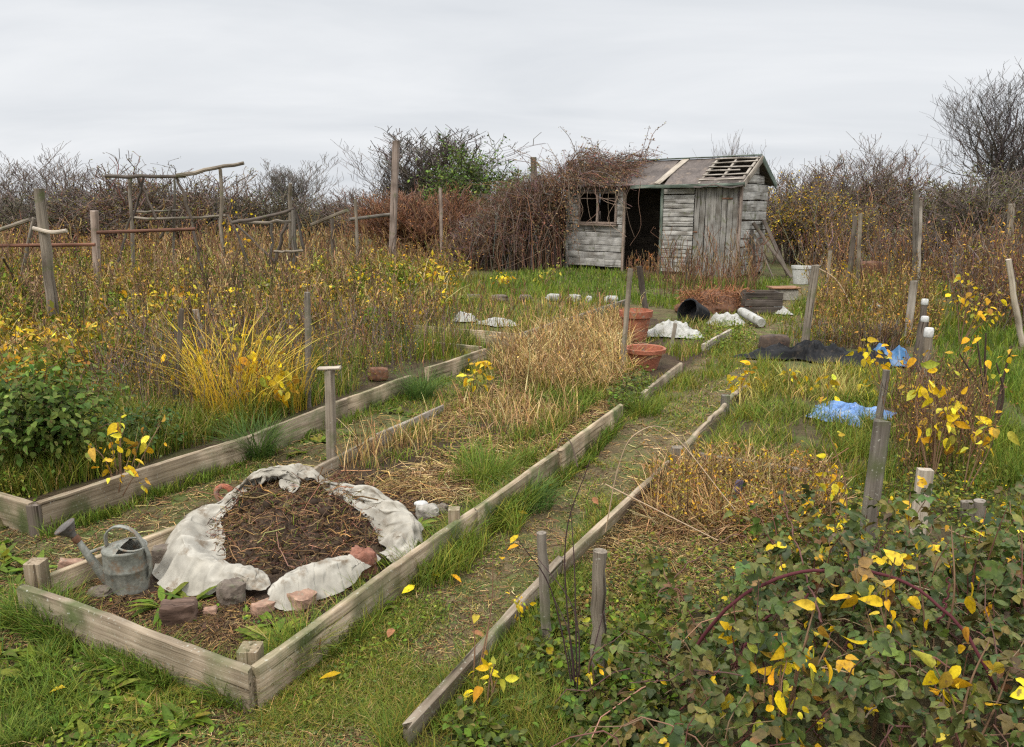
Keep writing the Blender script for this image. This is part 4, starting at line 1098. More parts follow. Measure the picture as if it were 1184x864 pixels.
m = MB(); c = GH(852, 588); lump(m, c + np.array([0, 0, .12]), (.06, .02, .09), .6, .8, .1, .3)
tag(m.build('slate_tag', mottle_mat('purple_slate', (.07, .055, .085), (.12, .10, .13)), origin=tuple(c)), 'dark purplish slate sticking out of the straw heap', 'slate')

# ------------------------------------------------------------------ shrubs and trees of the far hedge
def shrub(h, w, nst, n2, n3, tp, leafn=0, lpal=None, lsize=.04, r0=.03, up=.35, trunk=False, lw=None, droop=0.0, tw=1.0, sides=4, n4=0):
    """Returns (stem mesh builder, crown mesh builder) for one woody plant of height h, width w, standing at the origin."""
    S, C = MB(), MB()
    K = 7; s = np.linspace(0, 1, K)
    if trunk:
        P = np.zeros((1, K, 3)); P[0, :, 2] = s * h * .62 - .1; P[0, :, :2] += np.cumsum(rng.normal(0, h * .008, (K, 2)), 0)
        rad = np.array([r0 * (1 - .65 * s)]); tubes(S, P, rad, 10, pick(tp, 1), cap=True)
        P1, r1 = children(P, rad, nst, .95, .5, .75, 7, .22, 0, .62, .06); tubes(S, P1, r1, 7, pick(tp, len(P1)))
    else:
        az = rng.random(nst) * 6.283; q = np.sqrt(rng.random(nst))
        tip = np.stack([np.cos(az) * w / 2 * q, np.sin(az) * w / 2 * q, h * (.55 + .45 * rng.random(nst)) * (1 - .38 * q ** 2)], -1)
        bs = np.stack([np.cos(az) * w * .16 * q, np.sin(az) * w * .16 * q, 0 * q - .1], -1)
        P1 = bs[:, None] + (tip - bs)[:, None] * s[None, :, None] + rng.normal(0, .025 * h, (nst, K, 3)) * (s * (1 - .3 * s))[None, :, None]
        P1[..., 2] += (np.sin(s * math.pi) * h * .06)[None]
        r1 = r0 * (.5 + .5 * rng.random((nst, 1))) * (1 - .7 * s)[None]
        tubes(S, P1, r1, 6, pick(tp, nst))
    P2, r2 = children(P1, r1, n2, .5, .7, up, 6, .22, droop); tubes(C, P2, np.maximum(r2, .006 * tw), sides, pick(tp, len(P2)))
    P3, r3 = children(P2, r2, n3, .55, .7, up, 4, .15, droop); tubes(C, P3, np.maximum(r3, .0045 * tw), 3, pick(tp, len(P3)))
    last = P3
    if n4:
        P4, r4 = children(P3, r3, n4, .6, .6, up, 3, .15, droop); tubes(C, P4, np.maximum(r4, .0038 * tw), 3, pick(tp, len(P4))); last = P4
    if leafn:
        i = rng.integers(0, len(last), leafn); k = rng.integers(1, last.shape[1], leafn)
        quads(C, last[i, k] + rng.normal(0, lsize * .5, (leafn, 3)), rdir(leafn, -.2), rdir(leafn), lsize * (.6 + .8 * rng.random(leafn)), (lw or lsize * .6) * (.6 + .8 * rng.random(leafn)), pick(lpal, leafn, jit=.25))
    return S, C


PROT = {}
def proto(kind):
    if kind in PROT: return PROT[kind]
    k = kind[:-1]
    mk = {
        'bare': lambda: shrub(4, 3.6, 10, 7, 6, TWIG, 500, BROWN, .05, .04, .5, n4=4, tw=1.3),
        'brown': lambda: shrub(3, 3.6, 22, 7, 7, TWIG + RED[:1], 3600, BROWN + RED + OLIVE + OLIVE, .055, .03, .3, tw=1.7),
        'dark': lambda: shrub(3, 3.8, 22, 7, 7, [(.12, .095, .08), (.16, .125, .10), (.13, .115, .08)], 4000, [(.11, .105, .05), (.16, .13, .06), (.14, .10, .065), (.095, .115, .04)], .06, .03, .3, tw=1.7),
        'rust': lambda: shrub(2, 3, 60, 8, 6, [(.22, .115, .065), (.18, .105, .075), (.26, .125, .065)], 3000, [(.27, .12, .055), (.20, .11, .06), (.32, .14, .055)], .05, .02, .45, tw=1.5),
        'yellow': lambda: shrub(2.6, 2.6, 40, 8, 6, TWIG, 7500, YELL[:2] + OCHRE + OCHRE + OLIVE + OLIVE, .06, .02, .35, tw=1.2),
        'green': lambda: shrub(3, 3, 30, 8, 6, [(.1, .09, .06)], 9500, [(.075, .125, .025), (.10, .155, .03), (.14, .18, .04)], .11, .025, .5, tw=1.5),
        'olive': lambda: shrub(3, 3, 34, 8, 7, TWIG, 8500, [(.085, .09, .03), (.12, .115, .035), (.15, .13, .04), (.07, .06, .035)], .06, .025, .3, tw=1.2),
        'tree': lambda: shrub(5.6, 5, 14, 8, 6, [(.105, .088, .075), (.14, .115, .10), (.09, .075, .07)], 0, None, .05, .10, .5, True, n4=4, tw=.85),
        'small': lambda: shrub(4.5, 3, 11, 8, 6, [(.17, .145, .125), (.21, .18, .155)], 0, None, .05, .09, .5, True, n4=3, tw=2.0),
    }[k]
    S, C = mk()
    vv = np.concatenate(C.v + S.v)
    PROT[kind] = (S.mesh('trunk', M_twig, attr='c'), C.mesh('crown', M_dry, attr='c'), float(np.percentile(vv[:, 2], 99.3)), float(np.percentile(np.abs(vv[:, 0]), 97) * 2))
    return PROT[kind]


def plant(kind, name, label, cat, px, top, Yd, w, group, h0, w0, bury=0.0):
    """Stand a copy of a shrub so that its top is seen at px, top from Yd metres away; w metres wide."""
    a = At(px, top, Yd); x, y = a[0], a[1]; z = float(hgt(x, y)) - bury
    h = a[2] - z; ms = proto(kind)
    o = thing(name, label, cat, (x, y, z), group, rng.random() * 6.28)
    o.scale = (w / ms[3], w / ms[3], h / ms[2] * 1.02)
    for nm, me in zip(('trunk', 'crown'), ms[:2]):
        c = bpy.data.objects.new(nm, me); COL.objects.link(c); c.parent = o
    return o


HEDGE = 'shrubs of the hedge behind the plots'
HS = {'bare': (4, 3.6), 'brown': (3, 3.6), 'dark': (3, 3.8), 'rust': (2, 3), 'yellow': (2.6, 2.6), 'green': (3, 3), 'olive': (3, 3), 'tree': (5.6, 5.4), 'small': (4.5, 3.4)}
for kd, nm, lab, px, top, Yd, w in (
        ('bare1', 'bare_shrub', 'bare spiky shrub at the hedge end beyond the rusty rail', 8, 176, 27, 4.2),
        ('dark1', 'hedge_shrub', 'dark dense shrub filling the hedge under the spiky shrub', 25, 212, 25, 5),
        ('bare2', 'bare_shrub', 'bare shrub showing above the stout leaning post', 78, 180, 29, 4.5),
        ('brown1', 'hedge_shrub', 'brown shrub between stout post and bean frame', 100, 216, 25, 5),
        ('olive1', 'hedge_shrub', 'olive tinged shrub just left of the bean frame', 135, 203, 28, 4.2),
        ('brown2', 'hedge_shrub', 'leafy brown shrub rising behind the bean frame top pole', 172, 178, 27, 4.4),
        ('dark2', 'hedge_shrub', 'dark shrub behind the middle of the bean frame', 212, 186, 30, 4.8),
        ('brown1', 'hedge_shrub', 'brown shrub behind the raised end of the bean frame', 252, 188, 32, 5),
        ('dark1', 'hedge_shrub', 'low dark shrub between the two bean frames', 292, 205, 31, 4.6),
        ('small1', 'bare_tree', 'small pale bare tree above the second bean frame', 333, 186, 44, 3.6),
        ('dark2', 'hedge_shrub', 'low far shrub in the dip of the hedge', 352, 226, 44, 6),
        ('brown2', 'hedge_shrub', 'far rounded shrub beside the dip of the hedge', 398, 212, 44, 7),
        ('bare1', 'bare_shrub', 'bare shrub with fine twigs before the tall post', 440, 178, 40, 6),
        ('small2', 'bare_tree', 'pale bare tree behind the tallest post', 487, 158, 38, 5),
        ('brown1', 'hedge_shrub', 'brown shrub under the pale bare tree', 470, 205, 32, 5.5),
        ('rust1', 'rust_shrub', 'rust coloured low shrub behind the slim posts', 468, 226, 25, 3.4),
        ('rust2', 'rust_shrub', 'rusty brown shrub between slim post and green shrub', 508, 224, 24.5, 3.4),
        ('green1', 'green_shrub', 'leafy green shrub standing out of the brown hedge', 552, 176, 30, 3.6),
        ('brown2', 'hedge_shrub', 'brown twiggy shrub below the green shrub', 560, 222, 26, 4.4),
        ('dark1', 'hedge_shrub', 'dark shrub between green shrub and bramble mound', 598, 205, 27, 4.0),
        ('bare2', 'bare_shrub', 'thin bare shrub showing over the shed roof end', 850, 160, 24, 1.6),
        ('bare1', 'bare_shrub', 'bare shrub directly behind the shed gable', 908, 186, 26, 3.2),
        ('yellow1', 'yellow_shrub', 'yellow leaved shrub standing close to the shed gable', 920, 212, 21.5, 3.2),
        ('yellow2', 'yellow_shrub', 'sparser yellow shrub beside the bright one by the shed', 962, 238, 20.5, 2.4),
        ('brown1', 'hedge_shrub', 'rounded brown shrub behind the sparser yellow shrub', 978, 182, 36, 5),
        ('bare2', 'bare_shrub', 'wide bare shrub behind the pole pair', 1018, 166, 37, 5.2),
        ('dark2', 'hedge_shrub', 'dark shrub under the wide bare shrub', 1018, 205, 34, 6),
        ('brown2', 'hedge_shrub', 'brown shrub with fine top behind the tall grey post', 1066, 182, 36, 5),
        ('brown1', 'hedge_shrub', 'low brown shrub beneath the big bare tree', 1112, 208, 29, 5.5),
        ('tree1', 'bare_tree', 'big bare tree spreading above the scrub', 1174, 90, 27, 3.9),
        ('olive1', 'evergreen_shrub', 'olive evergreen bush hanging over dark scrub under the tree', 1166, 200, 17.5, 3.4),
        ('dark1', 'hedge_shrub', 'dark shrub past the olive evergreen at the plot end', 1236, 190, 22, 5),
        ('brown2', 'hedge_shrub', 'brown scrub bush behind the crooked pale post', 1120, 246, 19, 4),
        ('dark2', 'hedge_shrub', 'dark brown scrub bush under the olive evergreen', 1176, 262, 15.5, 3.2),
        ('brown1', 'hedge_shrub', 'brown scrub bush near the tall grey post', 1084, 262, 22, 3.4),
        ('dark2', 'hedge_shrub', 'dark shrub at the hedge end past the spiky shrub', -55, 190, 26, 5)):
    plant(kd, nm, lab, 'tree' if 'tree' in nm else 'shrub', px, top + (14 if kd[:-1] in ('dark', 'brown', 'olive') and px < 700 else 6 if kd[:-1] in ('bare', 'dark', 'brown') else 0), Yd, w, HEDGE, *HS[kd[:-1]])

# far treeline closing the horizon
N = 15000
x = rng.uniform(-75, 75, N); y = 56 + rng.random(N) * 16 + 3 * np.sin(x * .15)
P = np.stack([x, y, hgt(x, y)], -1)
m = MB(); hh = (1.9 + 1.4 * fbm(x * .12, x * 0 + 3, 3) + .6 * rng.random(N))
blades(m, P, hh, .07 + .08 * rng.random(N), .12, pick([(.10, .085, .075), (.135, .11, .09), (.085, .08, .06), (.12, .085, .065)], N))
q = P + np.stack([rng.normal(0, .3, N), rng.normal(0, .3, N), hh * rng.random(N)], -1)
quads(m, q, rdir(N), rdir(N), .35, .12, pick([(.10, .085, .06), (.12, .095, .06), (.085, .085, .05)], N))
tag(m.build('distant_treeline', M_dry, attr='c'), 'far brown treeline along the horizon', 'treeline', kind='stuff')

# ------------------------------------------------------------------ dead bramble mound swallowing the shed end
br = thing('dead_bramble_bush', 'dead brown bramble mound swallowing the shed end and its roof', 'bramble', SW(-1.1, .3, 0))
N = 2600
def mound_h(dx): return np.interp(dx, [-3.0, -2.5, -2.0, -1.2, -.5, -.1, .3], [.2, .7, 1.25, 1.8, 2.2, 2.35, 2.3])
bx = .25 - 2.9 * rng.random(N) ** .85; by = rng.normal(-.3, .45, N) - .12 * bx; u1 = rng.random(N)
hgtp = (mound_h(bx) * (.35 + .7 * u1 ** .7))
b = np.stack([SO[0] + bx, SO[1] + by, 0 * bx], -1); b[:, 2] = hgt(b[:, 0], b[:, 1])
az = rng.random(N) * 6.283; out = (.2 + .7 * rng.random(N))
e = b + np.stack([np.cos(az) * out, np.sin(az) * out, 0 * az], -1); pk = (b + e) / 2; pk[:, 2] = b[:, 2] + hgtp
e[:, 2] = b[:, 2] + hgtp * (.25 + .8 * rng.random(N))
s = np.linspace(0, 1, 8)[None, :, None]
P = (1 - s) ** 2 * b[:, None] + 2 * s * (1 - s) * (pk + (pk - (b + e) / 2) * .7)[:, None] * 1 + s ** 2 * e[:, None]
P += np.cumsum(rng.normal(0, .035, P.shape), 1) * s
loc = np.stack([(P - SO) @ SU, (P - SO) @ SN, P[..., 2]], -1)     # keep canes out of the shed itself
ins = ((loc[..., 0] > .15) & (loc[..., 1] < -.2) & (loc[..., 2] < EAVE)).any(1) | ((loc[..., 0] > -.05) & (loc[..., 1] > -.22) & (loc[..., 1] < SD + .1) & (loc[..., 2] < RIDGE)).any(1)
P = P[~ins]; N = len(P)
m = MB(); PALB = RED[:2] + BROWN[::2] + TWIG[:3] + [(.17, .11, .085)]
rads = (.005 + .005 * rng.random((N, 1))) * (1 - .5 * s[0, :, 0])[None]
tubes(m, P, rads, 4, pick(PALB, N, jit=.3))
P2, r2 = children(P, rads, 9, .26, 1.1, .25, 4, .3, .05); tubes(m, P2, np.maximum(r2, .004), 3, pick(PALB, len(P2), jit=.3))
m.build('cane_tangle', M_twig, br, attr='c')
# canes over the roof
N = 300; s = np.linspace(0, 1, 7)
x0 = -.5 + 2.2 * rng.random(N) ** 1.5; dirx = rng.uniform(.1, 1.3, N) * (1 - .35 * np.clip(x0, 0, 2)); s0 = rng.uniform(-.05, 1.05, N); s1 = s0 + rng.normal(0, .4, N)
xx = x0[:, None] + dirx[:, None] * s; ss = np.clip(s0[:, None] + (s1 - s0)[:, None] * s, -.12, 1.15)
thick = (.3 * np.clip(1 - x0 / 1.1, 0, 1) * rng.random(N))[:, None]
lp = slope(xx, ss, .05) + np.stack([0 * xx, 0 * xx, thick * np.sin(s * math.pi)[None] + .03 * rng.random(xx.shape)], -1)
W3 = SO + lp[..., 0, None] * SU + lp[..., 1, None] * SN + np.array([0, 0, 1.]) * (lp[..., 2, None] + SZ)
m = MB(); rr_ = np.full((N, 7), .0055); tubes(m, W3, rr_, 4, pick(PALB, N, jit=.3))
P2, r2 = children(W3, rr_, 5, .4, .9, .12, 4, .1, .15); tubes(m, P2, np.maximum(r2, .0035), 3, pick(PALB, len(P2), jit=.3))
N = 1700; i = rng.integers(0, len(P2), N); quads(m, P2[i, rng.integers(0, 4, N)] + rng.normal(0, .03, (N, 3)), rdir(N), rdir(N), .03 + .045 * rng.random(N), .02 + .025 * rng.random(N), pick(RED + BROWN, N, jit=.3))
m.build('roof_cane_tangle', M_twig, br, attr='c')
# upright sprays against the sky, strands hanging over window and door
m = MB()
for a, bq, n_ in (((690, 190), (670, 165), 3), ((668, 200), (655, 160), 2), ((700, 188), (683, 164), 3), ((640, 215), (600, 180), 5), ((745, 188), (752, 158), 3), ((650, 210), (625, 178), 4), ((720, 187), (760, 180), 4), ((610, 230), (565, 215), 4)):
    for k in range(n_):
        yy = 18.6 + rng.normal(0, .4); p0 = At(a[0] + rng.normal(0, 6), a[1], yy); p1 = At(bq[0] + rng.normal(0, 9), bq[1] + rng.normal(0, 6), yy + rng.normal(0, .3))
        mid = (p0 + p1) / 2 + np.array([rng.normal(0, .05), 0, .12 + .1 * rng.random()])
        P = smooth_path([p0, mid, p1], 9); tubes(m, P, np.linspace(.008, .004, 9), 4, pick(PALB, 1))
        q = P[rng.integers(3, 9, 16)] + rng.normal(0, .03, (16, 3)); quads(m, q, rdir(16), rdir(16), .045, .03, pick(RED + BROWN + OLIVE[:1], 16))
for k in range(22):
    xl = rng.uniform(-.05, 2.3); L_ = rng.uniform(.4, 1.5); z0 = EAVE + .05
    pts = [SW(xl, -.2, z0), SW(xl + rng.normal(0, .1), -.27, z0 - L_ * .3), SW(xl + rng.normal(0, .22), -.22, z0 - L_ * .7), SW(xl + rng.normal(0, .3), -.2, z0 - L_)]
    tubes(m, smooth_path(pts, 12), .0055, 4, pick([(.28, .2, .15), (.2, .12, .085), (.34, .25, .19)], 1))
for k in range(11):
    xl = .1 - rng.uniform(.0, 2.2); z0 = float(mound_h(xl)) * .95; y0 = SO[1] - .75; x_ = SO[0] + xl
    pts = [(x_, y0, z0), (x_ + rng.normal(-.1, .15), y0 - .35, z0 * .75), (x_ + rng.normal(-.15, .3), y0 - .5, z0 * .35), (x_ + rng.normal(-.2, .4), y0 - .5, .05)]
    tubes(m, smooth_path(pts, 12), .0055, 4, pick([(.22, .15, .11), (.18, .12, .085), (.28, .2, .15)], 1))
m.build('hanging_cane_tangle', M_twig, br, attr='c')
N = 8000; bx = .2 - 2.9 * rng.random(N); by = rng.normal(-.35, .5, N) - .12 * bx
q = np.stack([SO[0] + bx, SO[1] + by, mound_h(bx) * (1 - .4 * ((by + .3) / 1.0) ** 2) * (.25 + .75 * rng.random(N) ** .7) + .05], -1)
lq = np.stack([(q - SO) @ SU, (q - SO) @ SN], -1); q = q[~((lq[:, 0] > -.03) & (lq[:, 1] > -.2))]; N = len(q)
m = MB(); quads(m, q, rdir(N, -.2), rdir(N), .03 + .05 * rng.random(N), .02 + .03 * rng.random(N), pick(RED + BROWN, N, jit=.3)); m.build('dry_foliage', M_dry, br, attr='c')

# ------------------------------------------------------------------ ground cover
KEEP_OUT = [[(960, 478), (985, 472), (1010, 480), (1000, 488), (970, 488)], [(914, 320), (941, 320), (944, 348), (910, 348)], [(890, 402), (1050, 405), (1050, 428), (890, 426)], [(178, 648), (205, 600), (280, 560), (345, 545), (400, 560), (470, 590), (490, 615), (468, 650), (420, 680), (330, 715), (240, 690)], [(118, 690), (130, 668), (180, 668), (186, 694), (150, 704)]]


def spx(poly, dens, keep=True):
    a = np.array(poly, float); ar = abs(np.dot(a[:, 0], np.roll(a[:, 1], 1)) - np.dot(a[:, 1], np.roll(a[:, 0], 1))) / 2
    n = int(ar * dens); lo, hi = a.min(0), a.max(0); out = []; got = 0
    while got < n:
        q = lo + (hi - lo) * rng.random((max(2000, n * 2), 2)); q = q[inpoly(q[:, 0], q[:, 1], poly)]
        if keep:
            for kp in KEEP_OUT: q = q[~inpoly(q[:, 0], q[:, 1], kp)]
        out.append(q); got += len(q)
    q = np.concatenate(out)[:n]
    p = G(q[:, 0], q[:, 1]); p[:, 2] = hgt(p[:, 0], p[:, 1]) - .004
    return p


def clumpy(P, f, thr, soft=.2, seed=0.0):
    v = fbm(P[:, 0] * f + seed, P[:, 1] * f + seed, 3)
    return P[rng.random(len(P)) < np.clip((v - thr) / soft + .5, 0.03, 1)]


def dist(P): return np.linalg.norm(P - np.array([0, 0, CAMH]), axis=1)
def pxw(P, mn, k=.9): return np.maximum(mn, k * dist(P) / F)


def turf(mb, poly, dens, h, pal, w=None, lean=.7, wmin=.0022, f=2.2, thr=-.25, lv=(0, .55, 1), seed=0.0, jit=.22):
    P = clumpy(spx(poly, dens), f, thr, .25, seed); N = len(P)
    hm = 1 + .7 * fbm(P[:, 0] * 3 + 5 + seed, P[:, 1] * 3, 2)
    # patches lean to one colour of the palette
    c1 = pick(pal, N, w, jit); v = fbm(P[:, 0] * 1.3 + seed, P[:, 1] * 1.3 + 3, 3)[:, None]
    c1 = c1 * (1 + .35 * v * np.array([[1.0, .6, .3]]))
    blades(mb, P, np.maximum(h * hm * (.45 + .85 * rng.random(N)), .01), pxw(P, wmin) * (.7 + .7 * rng.random(N)), lean * (.3 + rng.random(N)), np.clip(c1, .005, .9), lv, .25)


def leafmat(mb, poly, dens, h, size, pal, w=None, f=2.0, thr=-.2, seed=0.0, up=1.2, four=True):
    P = clumpy(spx(poly, dens), f, thr, .25, seed); N = len(P)
    P[:, 2] += h * rng.random(N) ** 1.3; sz = np.maximum(size, 1.6 * dist(P) / F) * (.5 + .9 * rng.random(N))
    Nn = rdir(N, up, .6); D = nrm(np.cross(Nn, rdir(N)))
    c = pick(pal, N, w, .22)
    if four: quads(mb, P, D, nrm(np.cross(Nn, D)), sz, sz * .62, c)
    else: leaves(mb, P, D, Nn, sz, sz * .6, c)


def litter(mb, poly, dens, L_, pal, w=None, wid=.003, f=1.5, thr=-.4, seed=0.0, tilt=.12, arch=.2):
    P = clumpy(spx(poly, dens), f, thr, .3, seed); N = len(P)
    az = rng.random(N) * 6.283; l = L_ * (.3 + rng.random(N) ** 1.5)
    d = np.stack([np.cos(az), np.sin(az), rng.normal(0, tilt, N)], -1); s = np.linspace(-.5, .5, 4)
    Q = P[:, None] + d[:, None] * (l[:, None] * s)[..., None] + rng.normal(0, .06, (N, 4, 3)) * l[:, None, None]
    Q[..., 2] += (.008 + arch * l[:, None] * (.25 - s ** 2)[None] * rng.random((N, 1)))
    Q[..., 2] = np.maximum(Q[..., 2], hgt(Q[..., 0], Q[..., 1]) + .003)
    tubes(mb, Q, (pxw(P, wid, .7) * .5 * (.6 + .8 * rng.random(N)))[:, None] * np.ones((1, 4)), 3, pick(pal, N, w, .25))


def weeds(mb, P, h, sp, lp, nl, ls, lw_=None, rad=.003, nb=3, lean=.18, spread=.10, lofs=0.1):
    """Standing dead weeds: a leaning stalk, side shoots and small withered leaves."""
    N = len(P); h = h * (.4 + .75 * rng.random(N)) * (1 + .9 * fbm(P[:, 0] * .7 + 3, P[:, 1] * .7, 3)); K = 4; s = np.linspace(0, 1, K)
    az = rng.random(N) * 6.283; ln = np.abs(rng.normal(0, lean, N)) * h
    d = np.stack([np.cos(az) * ln, np.sin(az) * ln, h], -1)
    Q = P[:, None] + d[:, None] * s[None, :, None] + rng.normal(0, .03, (N, K, 3)) * (h[:, None] * s)[..., None]
    r = np.maximum(rad, .42 * dist(P) / F)
    rr = (r * (.6 + .6 * rng.random(N)))[:, None] * (1 - .55 * s)[None]
    tubes(mb, Q, rr, 3, pick(sp, N, jit=.28))
    if nb:
        C, rc = children(Q, rr, nb, .38, .6, .35, 3, .3); tubes(mb, C, np.maximum(rc, (.3 * dist(C[:, 0]) / F)[:, None]), 3, pick(sp, len(C), jit=.28))
        src = C.reshape(-1, 3) if nl else None; per = nb * 3
    if nl:
        M = N * nl; i = np.repeat(np.arange(N), nl)
        if nb:
            k = rng.integers(0, per, M); p = C.reshape(N, per, 3)[i, k]
            u = rng.random(M) < .35
        else: p = np.zeros((M, 3)); u = np.ones(M, bool)
        t = lofs + (1 - lofs) * rng.random(M); kk = np.minimum((t * (K - 1)).astype(int), K - 2); f = (t * (K - 1) - kk)[:, None]
        onst = Q[i, kk] * (1 - f) + Q[i, kk + 1] * f
        p = np.where(u[:, None], onst, p) + rng.normal(0, spread, (M, 3)) * h[i][:, None] * .35
        sz = np.maximum(ls, 1.3 * dist(p) / F) * (.5 + .9 * rng.random(M))
        quads(mb, p, rdir(M, -.35), rdir(M), sz, sz * (lw_ or .55), pick(lp, M, jit=.25))


GRASS_MIX = GREEN + OLIVE + STRAW[:2]
FRONT = [(-120, 630), (20, 690), (290, 800), (330, 900), (-160, 900)]
LANE = [(-60, 605), (42, 607), (275, 524), (420, 462), (560, 413), (610, 405), (615, 425), (510, 474), (340, 562), (58, 668), (20, 690), (-120, 650)]

m = MB()
for poly, dn, hh, pal, w in ((PATH_PX, .75, .034, GRASS_MIX, [5, 4, 4, 4, 4, 3, 3, 1.5, 1]), (FRONT, .55, .042, GRASS_MIX, [5, 4, 5, 4, 3, 3, 2, 1.2, 1]), (LANE, .6, .045, GRASS_MIX, [6, 4, 5, 3, 3, 2, 3, 1, .7])):
    turf(m, poly, dn, hh, pal, w, 1.2, .002, 1.9, .09)
    leafmat(m, poly, .22, .02, .011, [(.085, .13, .03), (.12, .165, .035), (.15, .165, .045), (.20, .16, .06)], None, 3.0, -.12, 4.0)
for poly, dn, hh in (([(-800, 610), (-110, 610), (-150, 900), (-800, 900)], .3, .05), ([(1340, 385), (2000, 400), (2000, 900), (1400, 800), (1340, 640)], .3, .12), ([(1150, 560), (1350, 630), (1420, 800), (1180, 700)], .3, .08), ([(-800, 440), (-240, 440), (-240, 610), (-800, 610)], .3, .2)):
    turf(m, poly, dn, hh, GRASS_MIX, [5, 4, 4, 3, 3, 3, 2, 1, .6], 1.0, .0025, 1.9, -.05)
tag(m.build('path_grass', M_grass, attr='c'), 'short trampled grass and moss of the paths', 'grass', kind='stuff')

m = MB()
RS = [(318, 800), (420, 728), (560, 628), (660, 552), (722, 495), (712, 482), (655, 522), (548, 600), (300, 786)]
RS2 = [(300, 806), (352, 786), (590, 640), (610, 600), (570, 592), (420, 700), (298, 790)]
turf(m, RS, .75, .115, GREEN + OLIVE[:1] + STRAW[:1], [5, 4, 4, 3, 1.5, .4], .95, .003, 4, -.02, (0, .35, .7, 1), 3)
turf(m, RS2, .35, .12, GREEN + OLIVE[:1], None, .8, .003, 3, -.05, (0, .35, .7, 1), 6)
turf(m, [(20, 694), (160, 748), (290, 800), (290, 830), (150, 790), (0, 730)], .6, .12, GREEN + OLIVE[:1] + STRAW[:1], [5, 4, 4, 3, 1.5, .4], .95, .0032, 4, .0, (0, .35, .7, 1), 8)
turf(m, [(-80, 720), (60, 760), (120, 830), (-80, 900)], .25, .1, GREEN, None, .8, .003, 3, 0, (0, .35, .7, 1), 9)
turf(m, [(45, 612), (275, 528), (480, 447), (562, 411), (566, 422), (480, 462), (275, 545), (45, 628)], .6, .08, GREEN, None, .7, .003, 3, -.1, (0, .35, .7, 1), 10)
turf(m, [(430, 500), (540, 450), (640, 440), (690, 470), (600, 520), (480, 530)], .3, .09, GREEN + OLIVE, None, .8, .003, 2.5, .05, (0, .35, .7, 1), 49)
turf(m, [(500, 560), (560, 520), (640, 500), (650, 520), (560, 580)], .7, .13, GREEN + OLIVE[:1], None, .7, .003, 3, -.2, (0, .35, .7, 1), 11)
turf(m, [(720, 470), (790, 430), (850, 388), (880, 400), (840, 440), (730, 490)], .6, .1, GREEN + OLIVE, None, .7, .003, 3, -.15, (0, .4, 1), 12)
turf(m, [(640, 665), (780, 545), (790, 530), (770, 530), (630, 655)], .5, .08, GREEN + OLIVE, None, .7, .003, 3, -.1, (0, .4, 1), 13)
turf(m, [(440, 860), (560, 760), (680, 690), (760, 690), (740, 900), (440, 900)], .3, .09, GREEN + OLIVE, None, .8, .003, 3, -.1, (0, .35, .7, 1), 45)
turf(m, [(500, 820), (650, 660), (700, 650), (640, 740), (540, 860)], .4, .1, GREEN + OLIVE[:1], None, .7, .003, 3, -.1, (0, .4, 1), 14)
turf(m, [(800, 540), (850, 470), (900, 445), (1010, 450), (1010, 530), (900, 548)], .5, .12, GREEN + OLIVE + STRAW[:1], [4, 4, 3, 3, 3, 2, 2, 1], .9, .003, 3, -.3, (0, .4, 1), 15)
turf(m, [(960, 520), (1050, 480), (1184, 560), (1184, 640), (980, 600)], .3, .14, GREEN + OLIVE, None, .6, .003, 3, -.1, (0, .4, 1), 44)
turf(m, [(870, 450), (960, 430), (1080, 430), (1060, 480), (960, 470), (870, 470)], .5, .13, GREEN + OLIVE + YELL[3:], None, .6, .003, 3, -.15, (0, .4, 1), 16)
turf(m, [(1080, 385), (1350, 385), (1350, 640), (1150, 560), (1090, 480)], .5, .14, GREEN, None, .6, .003, 2, -.2, (0, .4, 1), 17)
turf(m, [(930, 330), (1080, 325), (1080, 400), (930, 400), (890, 450), (860, 450)], .45, .16, GREEN + OLIVE, None, .6, .003, 2, -.15, (0, .4, 1), 18)
turf(m, [(555, 322), (655, 310), (720, 318), (860, 328), (935, 322), (900, 350), (800, 360), (700, 348), (575, 346)], .8, .16, GREEN, None, .5, .003, 1, -.3, (0, .4, 1), 19)
turf(m, [(735, 400), (770, 375), (860, 362), (900, 355), (905, 372), (850, 395), (790, 425)], .5, .13, GREEN + OLIVE + STRAW[:1], None, .7, .003, 2, -.1, (0, .4, 1), 46)
turf(m, [(420, 330), (555, 322), (580, 346), (560, 360), (430, 365)], .55, .2, GREEN + OLIVE, None, .5, .003, 1, -.15, (0, .4, 1), 20)
turf(m, [(450, 400), (600, 392), (720, 355), (730, 380), (620, 412), (560, 440)], .5, .12, GREEN + OLIVE, None, .6, .003, 2, -.1, (0, .4, 1), 21)
turf(m, [(590, 470), (680, 440), (720, 455), (700, 475), (640, 510)], .5, .13, GREEN + OLIVE + STRAW[:1], None, .6, .003, 2, -.1, (0, .4, 1), 22)
turf(m, [(920, 325), (1300, 300), (1300, 385), (1080, 385), (930, 360)], .35, .25, GREEN + OLIVE, None, .5, .003, 1, -.1, (0, .4, 1), 23)
turf(m, [(-200, 330), (300, 310), (420, 335), (420, 365), (150, 400), (-200, 440)], .7, .36, GREEN + OLIVE, None, .5, .003, .8, -.05, (0, .4, 1), 24)
turf(m, [(-250, 440), (150, 400), (420, 370), (560, 402), (280, 510), (40, 585), (-250, 600)], .5, .24, GREEN + GREEN + OLIVE + STRAW[:1], None, .6, .003, 1, -.25, (0, .4, 1), 25)
turf(m, [(560, 480), (640, 450), (700, 470), (640, 512), (580, 520)], .5, .12, GREEN, None, .8, .003, 2.5, .0, (0, .35, .7, 1), 66)
turf(m, [(400, 545), (520, 480), (600, 450), (560, 520), (480, 560)], .25, .1, GREEN + OLIVE, None, .8, .003, 2.5, .12, (0, .35, .7, 1), 67)
